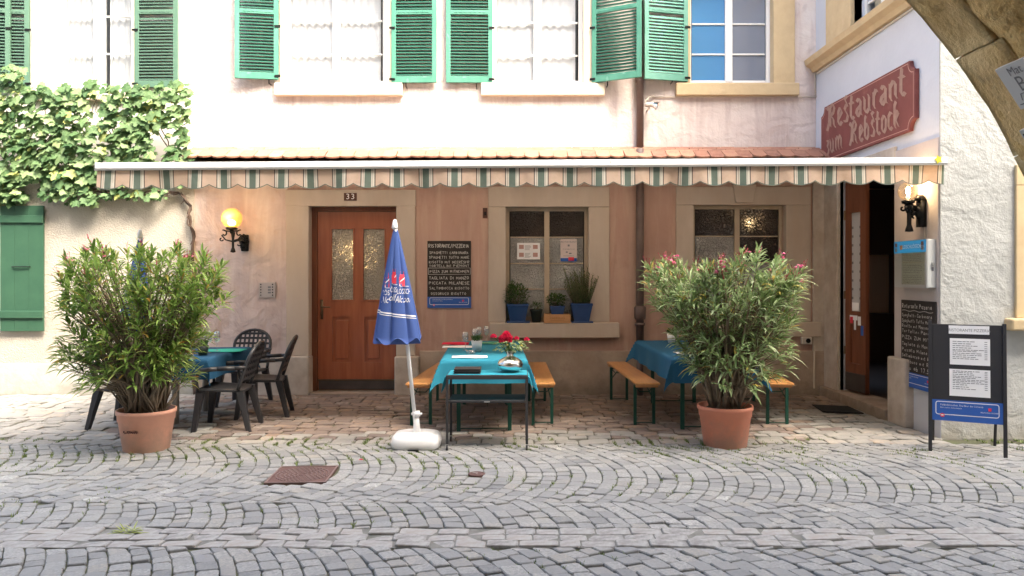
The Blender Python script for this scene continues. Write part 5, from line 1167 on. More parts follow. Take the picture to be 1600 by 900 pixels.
sqpot(g1, sill_x(809), ysl, zs+.02, .29, .23, m_bluepot); MB().box(sill_x(792), sill_x(828), ysl-.11, ysl+.12, zs, zs+.022).build('saucer', m_bluepot, g1, bevel=.006)
bush(g1, (sill_x(807),ysl,zs+.36), (.17,.12,.15), 420, .05, .02, m_herb); bush(g1, (sill_x(800),ysl,zs+.47), (.06,.06,.08), 60, .04, .014, m_herb, 1.0)
g2 = thing('potted_herb', 'sparse seedling in small round dark pot beside the wine crate', 'potted plant', (sill_x(838),ysl,zs), 'potted plants on the window sill')
MB().lathe([(.055,0),(.08,.15),(.085,.155),(.085,.18),(.075,.18),(.07,.15),(.001,.15)], (sill_x(838),ysl-.02,zs), 24).build('pot', m_dpot, g2, True)
bush(g2, (sill_x(838),ysl-.02,zs+.22), (.08,.06,.05), 80, .035, .012, m_herb, .8)
cr = thing('wine_crate', 'small pine wine crate with burnt lettering standing on the sill', 'crate', (sill_x(869),ysl,zs))
cw0, cw1, cz1_ = sill_x(849.5), sill_x(890.5), zs+.115
for nm, a in (('front_board',(cw0,cw1,ysl-.12,ysl-.107)),('back_board',(cw0,cw1,ysl+.087,ysl+.1)),('end_board',(cw0+.001,cw0+.014,ysl-.1065,ysl+.0865)),('end_board',(cw1-.014,cw1-.001,ysl-.1065,ysl+.0865))): MB().box(a[0],a[1],a[2],a[3],zs,cz1_).build(nm, m_crate, cr, bevel=.002)
MB().box(cw0+.015,cw1-.015,ysl-.106,ysl+.086,zs+.09,cz1_-.002).build('lid_board', m_crate, cr)
t = MB(); add_font(t, 'CASTELLO', .042, lambda x, y: ((cw0+cw1)/2+x, ysl-.1212, zs+.065+y)); t.box((cw0+cw1)/2-.09,(cw0+cw1)/2+.09,ysl-.1212,ysl-.1205,zs+.03,zs+.034); t.build('burnt_lettering', m_crprint, cr)
g3 = thing('potted_herb', 'low leafy plant in blue pot standing on top of the wine crate', 'potted plant', (sill_x(869),ysl,cz1_), 'potted plants on the window sill')
sqpot(g3, sill_x(870.5), ysl-.01, cz1_, .2, .11, m_bluepot, top=1, bot=.78); bush(g3, (sill_x(869),ysl-.01,cz1_+.19), (.13,.1,.08), 210, .045, .028, m_herb); 
for k in range(7): pass
g4 = thing('potted_rosemary', 'tall spiky rosemary in square blue pot at right end of the sill', 'potted plant', (sill_x(908),ysl,zs), 'potted plants on the window sill')
sqpot(g4, sill_x(908), ysl, zs+.02, .29, .24, m_bluepot); MB().box(sill_x(892), sill_x(926), ysl-.11, ysl+.12, zs, zs+.022).build('saucer', m_bluepot, g4, bevel=.006)
b = MB(); s = MB()
for k in range(85):
    a = Vector((sill_x(908)+rnd(-.1,.1), ysl+rnd(-.07,.07), zs+.24)); t_ = Vector((a.x+(a.x-sill_x(908))*rnd(.5,1.5)-.01, a.y+rnd(-.05,.05), zs+rnd(.42,.74)))
    s.tube([a, t_], [.004,.002], 4)
    for j in range(34):
        p = a.lerp(t_, .05+.95*j/34); an = j*2.4; leaf(b, p, Vector((math.cos(an),math.sin(an),1.3)), Vector((0,0,1)), .038, .009, 0)
s.build('stems', m_stem, g4, True); b.build('foliage', m_rosem, g4, kind='stuff')
# a dark lavender sprig beside it
# ================================================================ benches and tables
def beer_bench(label, nx, ny, fx, fy):
    L = math.hypot(nx-fx, ny-fy); r = thing('beer_bench', label, 'bench', (0,0,0), 'folding beer benches of varnished wood'); ORG[r.name] = Vector((0,0,0))
    MB().box(-.125,.125,0,L,.452,.48).build('seat', m_bench, r, bevel=.008)
    MB().box(-.115,.115,.05,.09,.425,.451).build('cross_batten', m_bench, r); MB().box(-.115,.115,L-.09,L-.05,.425,.451).build('cross_batten', m_bench, r)
    for y, s_ in ((.2,1),(L-.2,-1)):
        b = MB()
        for x in (-.1,.1): b.box(x-.016,x+.016,y-.012,y+.012,.0,.43)
        b.box(-.116,.116,y-.012,y+.012,.405,.424); b.tube([(-.1,y,.03),(.1,y,.03)], .005, 6)
        for x in (-.085,.085): b.tube([(x,y,.30),(x*.6,y+s_*.28,.44)], .007, 6)
        b.tube([(-.09,y+.003,.405),(-.05,y+.003,.36),(.05,y+.003,.36),(.09,y+.003,.405)], .006, 6)
        b.build('folding_leg', m_gleg, r)
    r.location = (nx, ny, 0); r.rotation_euler = (0,0,math.atan2(-(fx-nx), fy-ny)); return r
beer_bench('beer bench on the left side of the table with red roses', PX(652,7.82), 7.82, PX(700,9.75), 9.75)
beer_bench('beer bench on the right side of the table with red roses', PX(849,7.85), 7.85, PX(838,9.75), 9.75)
beer_bench('beer bench left of the table behind the pink oleander', PX(1013,7.85), 7.85, PX(963,9.8), 9.8)
beer_bench('beer bench right of the table behind the pink oleander', PX(1222,7.85), 7.85, PX(1160,9.8), 9.8)
def cloth(name, label, cx, cy, w, l, top, drop, mat, rot=0, parent=None, group=None, wav=.012, flare=.1, n=40, fl2=.1, cat='tablecloth'):
    b = MB(); m = int(n*(l+2*drop)/(w+2*drop))+1
    for i in range(n+1):
        for j in range(m+1):
            x = -(w/2+drop)+(w+2*drop)*i/n; y = -(l/2+drop)+(l+2*drop)*j/m
            ox, oy = max(abs(x)-w/2, 0), max(abs(y)-l/2, 0); c_ = min(ox, oy); d_ = math.hypot(ox, oy)
            sx_, sy_ = math.copysign(1, x), math.copysign(1, y)
            px_ = max(-w/2, min(w/2, x)); py_ = max(-l/2, min(l/2, y)); z = top
            if d_ > 0:
                k_ = d_/max(drop, .01)
                if ox > 0: px_ += sx_*(.008+.05*ox+wav*k_*math.sin(y*11+1)+fl2*c_)
                if oy > 0: py_ += sy_*(.008+.05*oy+wav*k_*math.sin(x*13)+fl2*c_)
                z = top-d_*(.97 if c_ < .001 else .93)
            z += .0015*math.sin(x*9+y*7) if d_ == 0 else 0
            b.v.append((px_, py_, z))
    for i in range(n):
        for j in range(m): a = i*(m+1)+j; b.f.append((a,a+m+1,a+m+2,a+1)); b.m.append(0)
    o = b.build(name, mat, parent, True); o.location = (cx, cy, 0); o.rotation_euler = (0,0,rot)
    if label: tag(o, label, cat, group)
    return o
def beer_table(label, cx, cy, w, l, rot, lw):
    r = thing('beer_table', label, 'table', (0,0,0), 'folding beer tables'); ORG[r.name] = Vector((0,0,0))
    MB().box(-w/2,w/2,-l/2,l/2,.735,.762).build('tabletop', m_bench, r, bevel=.004)
    for y in (-l/2+.25, l/2-.25):
        b = MB()
        for x in (-lw/2, lw/2): b.box(x-.02,x+.02,y-.014,y+.014,0,.734)
        b.box(-lw/2,lw/2,y-.012,y+.012,.70,.734); b.tube([(-lw/2,y,.035),(lw/2,y,.035)], .006, 6); b.tube([(-lw/2,y,.5),(0,y+(.3 if y < 0 else -.3),.72)], .008, 6).tube([(lw/2,y,.5),(0,y+(.3 if y < 0 else -.3),.72)], .008, 6)
        b.build('folding_leg', m_gleg, r)
    r.location = (cx, cy, 0); r.rotation_euler = (0,0,rot); return r
tx, ty, trot = PX(756,8.5)+.01, 8.52, R(2.2)
beer_table('folding beer table under the blue cloth behind the rolling trolley', tx, ty, .80, 2.1, trot, .52)
cloth('tablecloth', 'petrol blue cloth with pointed corners over the table behind the trolley', tx, ty, .84, 2.14, .766, .24, m_teal, trot, group='cloths over the beer tables', flare=.3, fl2=.45)
t2x, t2y = 1.93, 8.62
beer_table('folding beer table under the blue cloth behind the pink oleander', t2x, t2y, .80, 2.1, R(1), .52)
cloth('tablecloth', 'petrol blue cloth over the table behind the pink oleander', t2x, t2y, .84, 2.14, .766, .25, m_tblue2, R(1), group='cloths over the beer tables', fl2=.45)
def sheet(name, label, cat, cx, cy, w, l, z, mat, rot=0, group=None, t=.004):
    b = MB(); n = 6
    for i in range(n+1):
        for j in range(n+1): b.v.append((-w/2+w*i/n, -l/2+l*j/n, t+.003*math.sin(i*1.1+j*.7)))
    for i in range(n):
        for j in range(n): a = i*(n+1)+j; b.f.append((a,a+n+1,a+n+2,a+1)); b.m.append(0)
    o = put(b.mesh(name, mat, True), name); o.location = (cx,cy,z); o.rotation_euler = (0,0,rot); s = o.modifiers.new('thickness','SOLIDIFY'); s.thickness = .003; s.offset = -1
    return tag(o, label, cat, group)
zt = .770
def TY(py, h=.77): return F*(1.6-h)/(py-430)     # depth of a point on a surface of height h
sheet('placemat', 'white paper placemat under the red napkin at the left of the table', 'placemat', PX(716,TY(542)), TY(542), .36, .26, zt, m_paper, R(3))
rn = sheet('napkin', 'folded red napkin at the far left of the table', 'napkin', PX(712,TY(537.5)), TY(537.5), .32, .32, zt+.006, m_redn, R(2)); 
sheet('placemat', 'white paper placemat near the front edge of the table', 'placemat', PX(734,TY(557.5)), TY(557.5), .36, .22, zt, m_paper, R(3))
sheet('napkin', 'green napkin at the far right of the table behind the roses', 'napkin', PX(770,TY(536)), TY(536), .34, .3, zt, m_gnap, R(-2))
def wineglass(label, x, y, z, s=1.0, group='empty wine glasses', broad=1.0):
    r = thing('wine_glass', label, 'glass', (x,y,z), group)
    MB().lathe([(.034*s,0),(.034*s,.002),(.006*s,.006),(.004*s,.02),(.004*s,.085*s)], (x,y,z), 20).build('stem', m_wine, r, True)
    MB().lathe([(.004*s,.085*s),(.022*s*broad,.095*s),(.034*s*broad,.125*s),(.036*s*broad,.15*s),(.029*s*broad,.2*s),(.027*s*broad,.2*s),(.034*s*broad,.15*s),(.032*s*broad,.127*s),(.001,.09*s)], (x,y,z), 20).build('bowl', m_wine, r, True); return r
m_wine = glassy('drinking_glass', (.93,.94,.95), .14)
wineglass('wine glass on the rose table beside the red napkin', PX(727,TY(547)), TY(547), zt)
wineglass('wine glass left behind the white succulent pot', PX(742,TY(540)), TY(540), zt)
wineglass('wine glass right behind the white succulent pot', PX(748.5,TY(536.5)), TY(536.5), zt)
wineglass('wine glass at the far side of the rose table near the roses', PX(760,TY(535)), TY(535), zt)
as_ = thing('glass_ashtray', 'small glass ashtray before the white succulent pot', 'ashtray', (PX(736,TY(552)),TY(552),zt))
MB().lathe([(.05,0),(.055,.03),(.045,.03),(.04,.008),(.001,.008)], (PX(736,TY(552)),TY(552),zt), 20).build('bowl', m_wine, as_, True)
def smallpot(label, x, y, z, r_, h, mp, mf, name='potted_succulent'):
    r = thing(name, label, 'potted plant', (x,y,z)); MB().lathe([(r_*.72,0),(r_,h),(r_*.9,h),(r_*.85,h-.02),(.001,h-.02)], (x,y,z), 24).build('pot', mp, r, True)
    bush(r, (x,y,z+h+.01), (r_*.9,r_*.9,.025), 70, .05, .012, mf, 1.3, droop=.0); return r
yy = TY(548.5); smallpot('spiky succulent in white pot on the table with red napkin', PX(745,yy), yy, zt, .062, .115, m_white, m_herb)
yy = TY(533)*.99; smallpot('small plant in white pot on the table behind the pink oleander', PX(1049,9.3), 9.3, zt, .055, .11, m_white, m_herb)
sheet('placemat', 'white paper placemat on the table behind the pink oleander', 'placemat', PX(1085,TY(552)), TY(552), .4, .3, zt, m_paper, 0)
sheet('placemat', 'second white placemat deeper on the table behind the pink oleander', 'placemat', PX(1150,TY(545)), TY(545), .35, .28, zt, m_paper, 0)
# rolling trolley with cloth, menu folder and roses
TX0, TX1, TY0, TY1, TZ = PX(697,6.9), PX(825,6.9), 6.88, 7.28, .685
tr = thing('rolling_trolley', 'black metal two-shelf trolley on castors in front of the table', 'trolley', ((TX0+TX1)/2,TY0,0))
b = MB(); b.box(TX0,TX1,TY0,TY0+.022,TZ-.035,TZ).box(TX0,TX1,TY1-.022,TY1,TZ-.035,TZ).box(TX0,TX0+.022,TY0+.0225,TY1-.0225,TZ-.034,TZ-.001).box(TX1-.022,TX1,TY0+.0225,TY1-.0225,TZ-.034,TZ-.001); b.build('top_frame', m_trol, tr, bevel=.003)
MB().box(TX0+.0225,TX1-.0225,TY0+.023,TY1-.023,TZ-.02,TZ-.004).build('top_panel', m_trol, tr)
MB().box(TX0+.024,TX1-.024,TY0+.006,TY1-.006,.435,.455).build('lower_shelf', m_trol, tr, bevel=.004)
MB().box((TX0+TX1)/2-.026,(TX0+TX1)/2+.026,TY0+.002,TY0+.005,.44,.452).build('maker_badge', m_steel, tr)
for x in (TX0+.011, TX1-.011):
    for y in (TY0+.011, TY1-.011):
        MB().box(x-.011,x+.011,y-.011,y+.011,.05,TZ-.0355).build('leg', m_trol, tr)
        w = MB().tube([(x-.009,y-.012,.026),(x+.009,y-.012,.026)], .026, 18); c = w.build('castor', m_plast, tr, True); MB().box(x-.013,x-.010,y-.02,y+.008,.02,.055).box(x+.010,x+.013,y-.02,y+.008,.02,.055).box(x-.013,x+.013,y-.02,y+.008,.0551,.06).build('castor_fork', m_steel, c); MB().tube([(x-.016,y-.012,.026),(x+.016,y-.012,.026)], .009, 10).build('castor_hub', m_steel, c)
b = MB(); n = 24; m = 10; dl = .17
for i in range(n+1):
    for j in range(m+1):
        u = -dl-.0+(TX1-TX0+2*dl)*i/n; x = TX0+u; y = TY0+.03+(TY1-TY0-.05)*j/m; z = TZ+.004
        if u < 0: z = TZ+.004+u*.97; x = TX0-.01+u*.22+.0*j; y += .02*math.sin(u*20)
        elif u > TX1-TX0: q = u-(TX1-TX0); z = TZ+.004-q*.97; x = TX1+.01+q*.22; y += .02*math.sin(q*20)
        b.v.append((x, y, z))
for i in range(n):
    for j in range(m): a = i*(m+1)+j; b.f.append((a,a+m+1,a+m+2,a+1)); b.m.append(0)
o = b.build('trolley_cloth', m_tcy, None, True); s_ = o.modifiers.new('thickness','SOLIDIFY'); s_.thickness = .002; tag(o, 'bright turquoise cloth hanging over both sides of the trolley', 'cloth')
zt2 = TZ+.007
bk = thing('menu_folder', 'stack of two black leather menu folders on the trolley cloth', 'menu folder', (PX(730,7.1),7.1,zt2))
x0_, x1_ = PX(709,7.0), PX(751,7.0)
for k in range(2): MB().box(x0_+.004*k,x1_+.002*k,TY0+.07,TY0+.27,zt2+.022*k,zt2+.005+.022*k).box(x0_+.004*k,x1_+.002*k,TY0+.07,TY0+.27,zt2+.017+.022*k,zt2+.0215+.022*k).box(x0_+.008,x1_-.006,TY0+.076,TY0+.265,zt2+.005+.022*k,zt2+.017+.022*k).build('folder', m_book, bk, bevel=.001)
vs_ = thing('silver_vase', 'round hammered silver vase at the right end of the trolley', 'vase', (PX(797,7.1),7.1,zt2))
vx, vyy = PX(797,7.1), 7.1
MB().lathe([(.05,0),(.075,.008),(.115,.045),(.122,.075),(.105,.11),(.06,.135),(.032,.15),(.028,.17),(.042,.2),(.036,.2),(.022,.17),(.022,.15),(.001,.14)], (vx,vyy,zt2), 40).build('vase_body', m_silver, vs_, True)
ro = thing('rose_bouquet', 'bunch of red roses with green leaves standing in the silver vase', 'flowers', (vx,vyy,zt2+.15))
st = MB(); lf = MB(); heads = [(-.065,.315,.033),(-.015,.322,.032),(-.035,.352,.03),(-.065,.29,.029),(-.015,.288,.029),(-.155,.33,.024),(.06,.31,.02),(.155,.305,.021),(-.045,.33,.03)]
for x, z, r_ in heads:
    yv = rnd(-.05,.03); hp = Vector((vx+x, vyy+yv, zt2+z)); st.tube([(vx+rnd(-.01,.01),vyy,zt2+.12),(vx+x*.4,vyy+yv*.5,zt2+.24),hp], .003, 5)
    h_ = MB()
    for k in range(26):
        a = k*2.4; t_ = k/26; rr = r_*(.25+.9*t_); d = Vector((math.cos(a)*rr, math.sin(a)*rr, r_*(.9-.9*t_))); leaf(h_, hp+d*.35-Vector((0,0,r_*.4)), d+Vector((0,0,r_*.9)), Vector((-d.y,d.x,.01)).cross(d), r_*1.25, r_*1.3, -.1)
    h_.build('rose', m_rose, ro)
for k in range(150):
    a = rnd(0,6.28); q = rnd(.02,.15); p = Vector((vx+.02+q*math.cos(a), vyy+.6*q*math.sin(a), zt2+.2+rnd(0,.09))); leaf(lf, p, Vector((math.cos(a),math.sin(a),rnd(-.3,.6))), Vector((0,0,1)), rnd(.035,.06), rnd(.018,.03), .3)
for k in range(24): a = rnd(0,6.28); st.tube([(vx,vyy,zt2+.13),(vx+.1*math.cos(a),vyy+.08*math.sin(a),zt2+.25)], .002, 4)
st.build('stems', m_herb, ro); lf.build('foliage', m_ole2, ro, kind='stuff')

# ================================================================ plastic chairs and the left table
def chair_proto():
    r = thing('plastic_chair', '', 'chair', (0,0,0), 'anthracite plastic garden chairs'); ORG[r.name] = Vector((0,0,0)); 
    b = MB(); n = 10
    for j in range(n+1):
        for i in range(n+1):
            u, v = i/n*2-1, j/n*2-1; w = .235+.02*(-v); z = .43+.012*(u*u)-.012*v-.03*max(0,-v-.75)*4*0
            b.v.append((u*w, v*.225, z-.012*(1-u*u)*(1-v*v)))
    for j in range(n):
        for i in range(n): a = j*(n+1)+i; b.f.append((a,a+1,a+n+2,a+n+1)); b.m.append(0)
    me = b.mesh('seat', m_plast, True); o = put(me, 'seat', r); s = o.modifiers.new('t','SOLIDIFY'); s.thickness = .03; bv = o.modifiers.new('b','BEVEL'); bv.width = .008; bv.segments = 2
    def leg(x, y, x2, y2, zt_=.425):
        m = MB(); t0, t1 = .042, .024
        vs = []
        for (cx, cy, z, hx, hy) in ((x,y,zt_,t0,t0*.9),((x+x2)/2,(y+y2)/2,zt_/2,t0*.78,t0*.7),(x2,y2,0,t1,t1)):
            vs += [(cx-hx,cy-hy,z),(cx+hx,cy-hy,z),(cx+hx,cy+hy,z),(cx-hx,cy+hy,z)]
        m.add(vs, [(0,1,2,3),(11,10,9,8)]+[(i*4+k,i*4+(k+1) % 4,(i+1)*4+(k+1) % 4,(i+1)*4+k) for i in range(2) for k in range(4)]); return m
    for x, y, x2, y2 in ((-.2,-.19,-.245,-.245),(.2,-.19,.245,-.245),(-.19,.2,-.235,.30),(.19,.2,.235,.30)): leg(x,y,x2,y2).build('leg', m_plast, r, bevel=.008)
    # backrest: arched frame with a lattice
    S = lambda x, v: (x, .205+.16*v+.02*(1-(x/.25)**2)-.02, .43+.47*v)
    wd = lambda v: .225+.01*v if v < .62 else .231*math.sqrt(max(0, 1-((v-.62)/.38)**2))
    out = [S(-wd(v), v) for v in [k/14*.97 for k in range(14)]]+[S(.231*math.cos(math.pi-k*math.pi/12), .62+.38*math.sin(math.pi-k*math.pi/12)) for k in range(1,12)]+[S(wd(v), v) for v in [k/14*.97 for k in reversed(range(14))]]
    out = [S(-wd(.62*k/7), .62*k/7) for k in range(8)]+[S(.231*math.cos(math.pi-k*math.pi/12), .62+.38*math.sin(math.pi-k*math.pi/12)) for k in range(1,12)]+[S(wd(.62*k/7), .62*k/7) for k in reversed(range(8))]
    bk = MB().tube(out, .019, 8); bo = bk.build('backrest', m_plast, r, True)
    la = MB()
    for x in (-.165,-.11,-.055,0,.055,.11,.165):
        vm = .62+.38*math.sqrt(1-(x/.231)**2); vs = [S(x, .22+(vm-.22)*k/6) for k in range(7)]
        for p, q in zip(vs, vs[1:]): la.add([(p[0]-.012,p[1]-.006,p[2]),(p[0]+.012,p[1]-.006,p[2]),(p[0]+.012,p[1]+.006,p[2]),(p[0]-.012,p[1]+.006,p[2]),(q[0]-.012,q[1]-.006,q[2]),(q[0]+.012,q[1]-.006,q[2]),(q[0]+.012,q[1]+.006,q[2]),(q[0]-.012,q[1]+.006,q[2])],[(0,1,5,4),(1,2,6,5),(2,3,7,6),(3,0,4,7)])
    for v in (.22,.36,.50,.64,.78,.9):
        w = wd(v); vs = [S(-w+2*w*k/8, v) for k in range(9)]
        for p, q in zip(vs, vs[1:]): la.add([(p[0],p[1]-.009,p[2]-.014),(p[0],p[1]+.009,p[2]-.014),(p[0],p[1]+.009,p[2]+.014),(p[0],p[1]-.009,p[2]+.014),(q[0],q[1]-.009,q[2]-.014),(q[0],q[1]+.009,q[2]-.014),(q[0],q[1]+.009,q[2]+.014),(q[0],q[1]-.009,q[2]+.014)],[(0,1,5,4),(1,2,6,5),(2,3,7,6),(3,0,4,7)])
    la.build('lattice', m_plast, bo)
    for s in (-1,1):
        m = MB(); pth = [(s*.245,-.2,.42),(s*.265,-.215,.56),(s*.27,-.17,.635),(s*.27,0,.65),(s*.262,.17,.655),(s*.235,.27,.66)]
        for (p, q, w0) in zip(pth, pth[1:], (.02,.024,.028,.028,.024)):
            m.tube([p, q], [w0*.8, w0*.8], 8)
        m.build('armrest', m_plast, r, True)
    return r
ch = chair_proto()
places = [('dark plastic chair with lattice back nearest the camera facing left', -3.08, 7.92, R(-86)),
          ('dark plastic chair facing left behind the nearest chair', -2.93, 8.62, R(-80)),
          ('dark plastic chair at the wall facing the camera', PX(385,9.45), 9.35, R(-2)),
          ('dark plastic chair left of the table half hidden by the oleander', -4.13, 7.98, R(84))]
for k, (lb, x, y, a) in enumerate(places):
    o = ch if k == 0 else copy_tree(ch)
    o['label'] = lb; o.location = (x, y, 0); o.rotation_euler = (0,0,a)
lt_ = thing('pedestal_table', 'bistro table on grey pedestal foot among the plastic chairs', 'table', (-3.62,8.3,0))
MB().box(-4.05,-3.2,7.72,8.95,.72,.745).build('tabletop', m_trol, lt_, bevel=.01)
for y in (7.95, 8.7):
    MB().tube([(-3.62,y,.03),(-3.62,y,.72)], .035, 14).build('column', m_concrete, lt_, True)
    MB().box(-3.98,-3.2,y-.035,y+.035,0,.04).build('foot', m_concrete, lt_, bevel=.01)
cloth('tablecloth', 'dark blue cloth hanging from the table among the plastic chairs', -3.62, 8.33, .87, 1.26, .749, .22, m_tblue, 0, fl2=.35)
sheet('placemat', 'bright green placemat on the dark blue cloth', 'placemat', PX(345,8.4), 8.48, .44, .34, .753, m_tealg, R(8))
sheet('placemat', 'white paper placemat on the dark blue cloth near the camera', 'placemat', -3.72, 7.98, .42, .3, .753, m_paper, R(-3))
sheet('napkin', 'red napkin on the dark blue cloth seen through the oleander', 'napkin', -3.75, 8.35, .3, .2, .753, m_redn, R(12))
wineglass('left broad wine glass on the dark blue cloth', PX(325,8.25), 8.25, .755, 1.15, broad=1.15); wineglass('right slim wine glass on the dark blue cloth', PX(339,8.4), 8.4, .755, 1.1, broad=.9)
smallpot('dark potted succulent beside the two wine glasses', PX(317,8.0), 8.0, .755, .06, .1, m_dpot, m_herb)

# ================================================================ parasols
def parasol(name, label, base, bottom, top, R0, full=True, baseobj=True):
    r = thing(name, label, 'parasol', (base[0],base[1],0), 'closed blue parasols'); bt, tp = Vector(bottom), Vector(top); ax = (tp-bt)
    zh = 1.0; zc = tp.z-.06; off = Vector((-.085, 0, 0))
    def axis(z): t = (z-bt.z)/(tp.z-bt.z); return bt+ax*t+off*max(0, (zc-z)/(zc-zh))
    NF = 7
    def rad(th, z):
        t = max(0, (zc-z)/(zc-zh)); fold = 1+.07-.30*(1-abs(math.sin(NF*th/2+.75)))**2.2*min(1, t*3)+.07*math.sin(2*th+2.2)*t
        return (.016+R0*t**.93)*fold
    def S(th, z, e=0):
        c = axis(z); q = rad(th, z)+e; return Vector((c.x+q*math.sin(th), c.y-q*.72*math.cos(th), z))
    b = MB(); nth, nz_ = 112, 28
    for j in range(nz_+1):
        for i in range(nth):
            th = 2*math.pi*i/nth; z = zc-(zc-zh)*j/nz_
            if j == nz_: z += .03*math.sin(NF*th+.8)
            b.v.append(tuple(S(th, z)))
    for j in range(nz_):
        for i in range(nth): b.f.append((j*nth+i,(j+1)*nth+i,(j+1)*nth+(i+1) % nth,j*nth+(i+1) % nth)); b.m.append(0)
    n0 = len(b.v)
    for i in range(nth): th = 2*math.pi*i/nth; c = axis(zh+.06); p = S(th, zh); b.v.append(tuple(p.lerp(Vector((c.x,c.y,zh-.06)), .55)))
    for i in range(nth): b.f.append((nz_*nth+i, nz_*nth+(i+1) % nth, n0+(i+1) % nth, n0+i)); b.m.append(0)
    can = b.build('canopy', m_blueu, r, True)
    MB().tube([bt, tp+ax.normalized()*-.02], .018, 12).build('pole', m_white, r, True)
    MB().lathe([(.024,-.065),(.03,-.05),(.022,-.01),(.014,.02),(.001,.028)], tp, 14).build('finial', m_white, r, True)
    def onfab(x, z):                       # metres right of the canopy axis -> point on the camera-facing cloth
        xs_ = [rad(R(k), z)*math.sin(R(k)) for k in range(-84, 85, 3)]; x = max(.95*min(xs_), min(.95*max(xs_), x)); best = None
        for k in range(-84, 85, 1):
            th = R(k); q = rad(th, z); e = abs(q*math.sin(th)-x)-.004*math.cos(th)*q
            if best is None or e < best[0]: best = (e, th)
        p = S(best[1], z, .006); p.x = axis(z).x+x; return tuple(p)
    if full:
        pr = MB()
        X = lambda px, z: PX(px, 6.95)-axis(z).x
        def word(s, p0, p1, py, size, slant=0, par=pr):
            vs, fs = font_geo(s, size, 'CENTER', 2); xa, xb_ = min(v[0] for v in vs), max(v[0] for v in vs); w_ = (p1-p0)*6.95/F
            z = PZ(py, 6.95); par.add([onfab(X(p0, z)+(x-xa)/(xb_-xa)*w_+slant*y, z+y) for x, y in vs], fs)
        word('LÖSSCHE', 623, 645.5, 455.5, .068); word('ÖSS', 612, 622.5, 453, .066); word('LÖS', 599, 611, 457.5, .066)
        word('Alcool', 621, 642, 467.5, .088, .2); word('olf', 611, 621.5, 465, .085, .2); word('Alc', 597, 610, 468.5, .085, .2)
        for (za, zb_) in ((.0,.007),(.018,.029)):
            N_ = 60
            for i in range(N_):
                for k in (0,):
                    def Q(i_, d): th = R(-84)+R(168)*i_/N_; z = 1.245-.05*math.sin((i_/N_-.2)*1.5)+d; return tuple(S(th, z, .003))
                    pr.add([Q(i,za),Q(i+1,za),Q(i+1,zb_),Q(i,zb_)], [(0,1,2,3)])
        for pxa, py, l in ((627,447.5,22),(603,450,8),(615,445,8)):
            for k in range(10):
                z = PZ(py-0, 6.95); a, c_ = X(pxa-0+l*k/10-0, z), X(pxa+l*(k+1)/10, z); pr.add([onfab(a,z),onfab(c_,z),onfab(c_,z+.004),onfab(a,z+.004)], [(0,1,2,3)])
        pr.build('white_lettering', m_wprint, can, kind='stuff')
        rd = MB(); wh = MB()
        for pxc, py, w_ in ((629.5,437,8.5),(617.5,433,8),(606.5,439,8.5)):
            z = PZ(py, 6.95); s_ = 6.95/F
            def pt(u, v): return onfab(X(pxc+u*w_/10, z)+0, z+v*s_)
            for v0 in range(-10, 8, 2): 
                wd_ = 4.6 if v0 < 4 else 3.6
                rd.add([pt(-wd_,v0),pt(wd_,v0),pt(wd_,v0+2),pt(-wd_,v0+2)], [(0,1,2,3)])
            for u in (-2.4, 2.4): rd.add([pt(u-.5,8),pt(u+.5,8),pt(u+.3,13),pt(u-.3,13)], [(0,1,2,3)])
            e = lambda u, v: tuple(Vector(pt(u, v))+Vector((0,-.0035,0)))
            wh.add([e(-3.5,-4),e(4,1),e(4.6,4),e(-2.5,-1.5)], [(0,1,2,3)]); wh.add([e(-4.4,-10),e(-2,-10),e(-3.6,-5)], [(0,1,2)])
        rd.build('red_emblem', m_redp, can, kind='stuff'); wh.build('emblem_slash', m_wprint, can)  # white slash and corner printed on each red emblem
    return r, axis
by = 6.97
ps, axf = parasol('closed_parasol', 'closed blue beer parasol leaning beside the brown door on white foot', (PX(651,by),by), (PX(651,by),by,.12), (PX(617,by),by,PZ(347,by)), .204)
b = MB(); bxc = PX(650,by); N_ = 40
for (s_, z) in ((.80,0.0),(.96,.02),(1.0,.06),(.97,.105),(.86,.135),(.6,.15),(.2,.152)):
    for k in range(N_):
        a = 2*math.pi*k/N_; c_, s2 = math.cos(a), math.sin(a); e = .55
        b.v.append((bxc+.228*s_*math.copysign(abs(c_)**e, c_), by+.05+.2*s_*math.copysign(abs(s2)**e, s2), z))
for i in range(6):
    for k in range(N_): b.f.append((i*N_+k, i*N_+(k+1) % N_, (i+1)*N_+(k+1) % N_, (i+1)*N_+k)); b.m.append(0)
b.f.append(tuple(range(6*N_,7*N_))); b.m.append(0)
foot = b.build('foot', m_white, ps, True)
MB().box(bxc-.055,bxc+.045,by-.158,by-.146,.0,.022).build('foot_notch', m_iron, foot)
MB().tube([(PX(651.5,by),by,.13),(PX(650.5,by),by,.30)], [.034,.026], 14).tube([(PX(651,by)-.0,by,.295),(PX(650,by),by,.345)], .036, 14).build('clamp_tube', m_white, ps, True)
MB().tube([(PX(651,by)-.05,by-.0,.32),(PX(651,by)+.05,by,.32)], .012, 8).build('clamp_knob', m_white, ps, True)
ps2, _ = parasol('closed_parasol', 'closed blue parasol rising behind the left oleander', (PX(222,7.55),7.55), (PX(226,7.55),7.55,.1), (PX(219,7.55),7.55,PZ(362,7.55)), .16, False)
MB().lathe([(.2,0),(.21,.03),(.19,.07),(.05,.09),(.03,.2),(.03,.3)], (PX(226,7.55),7.55,0), 28).build('foot', m_white, ps2, True)

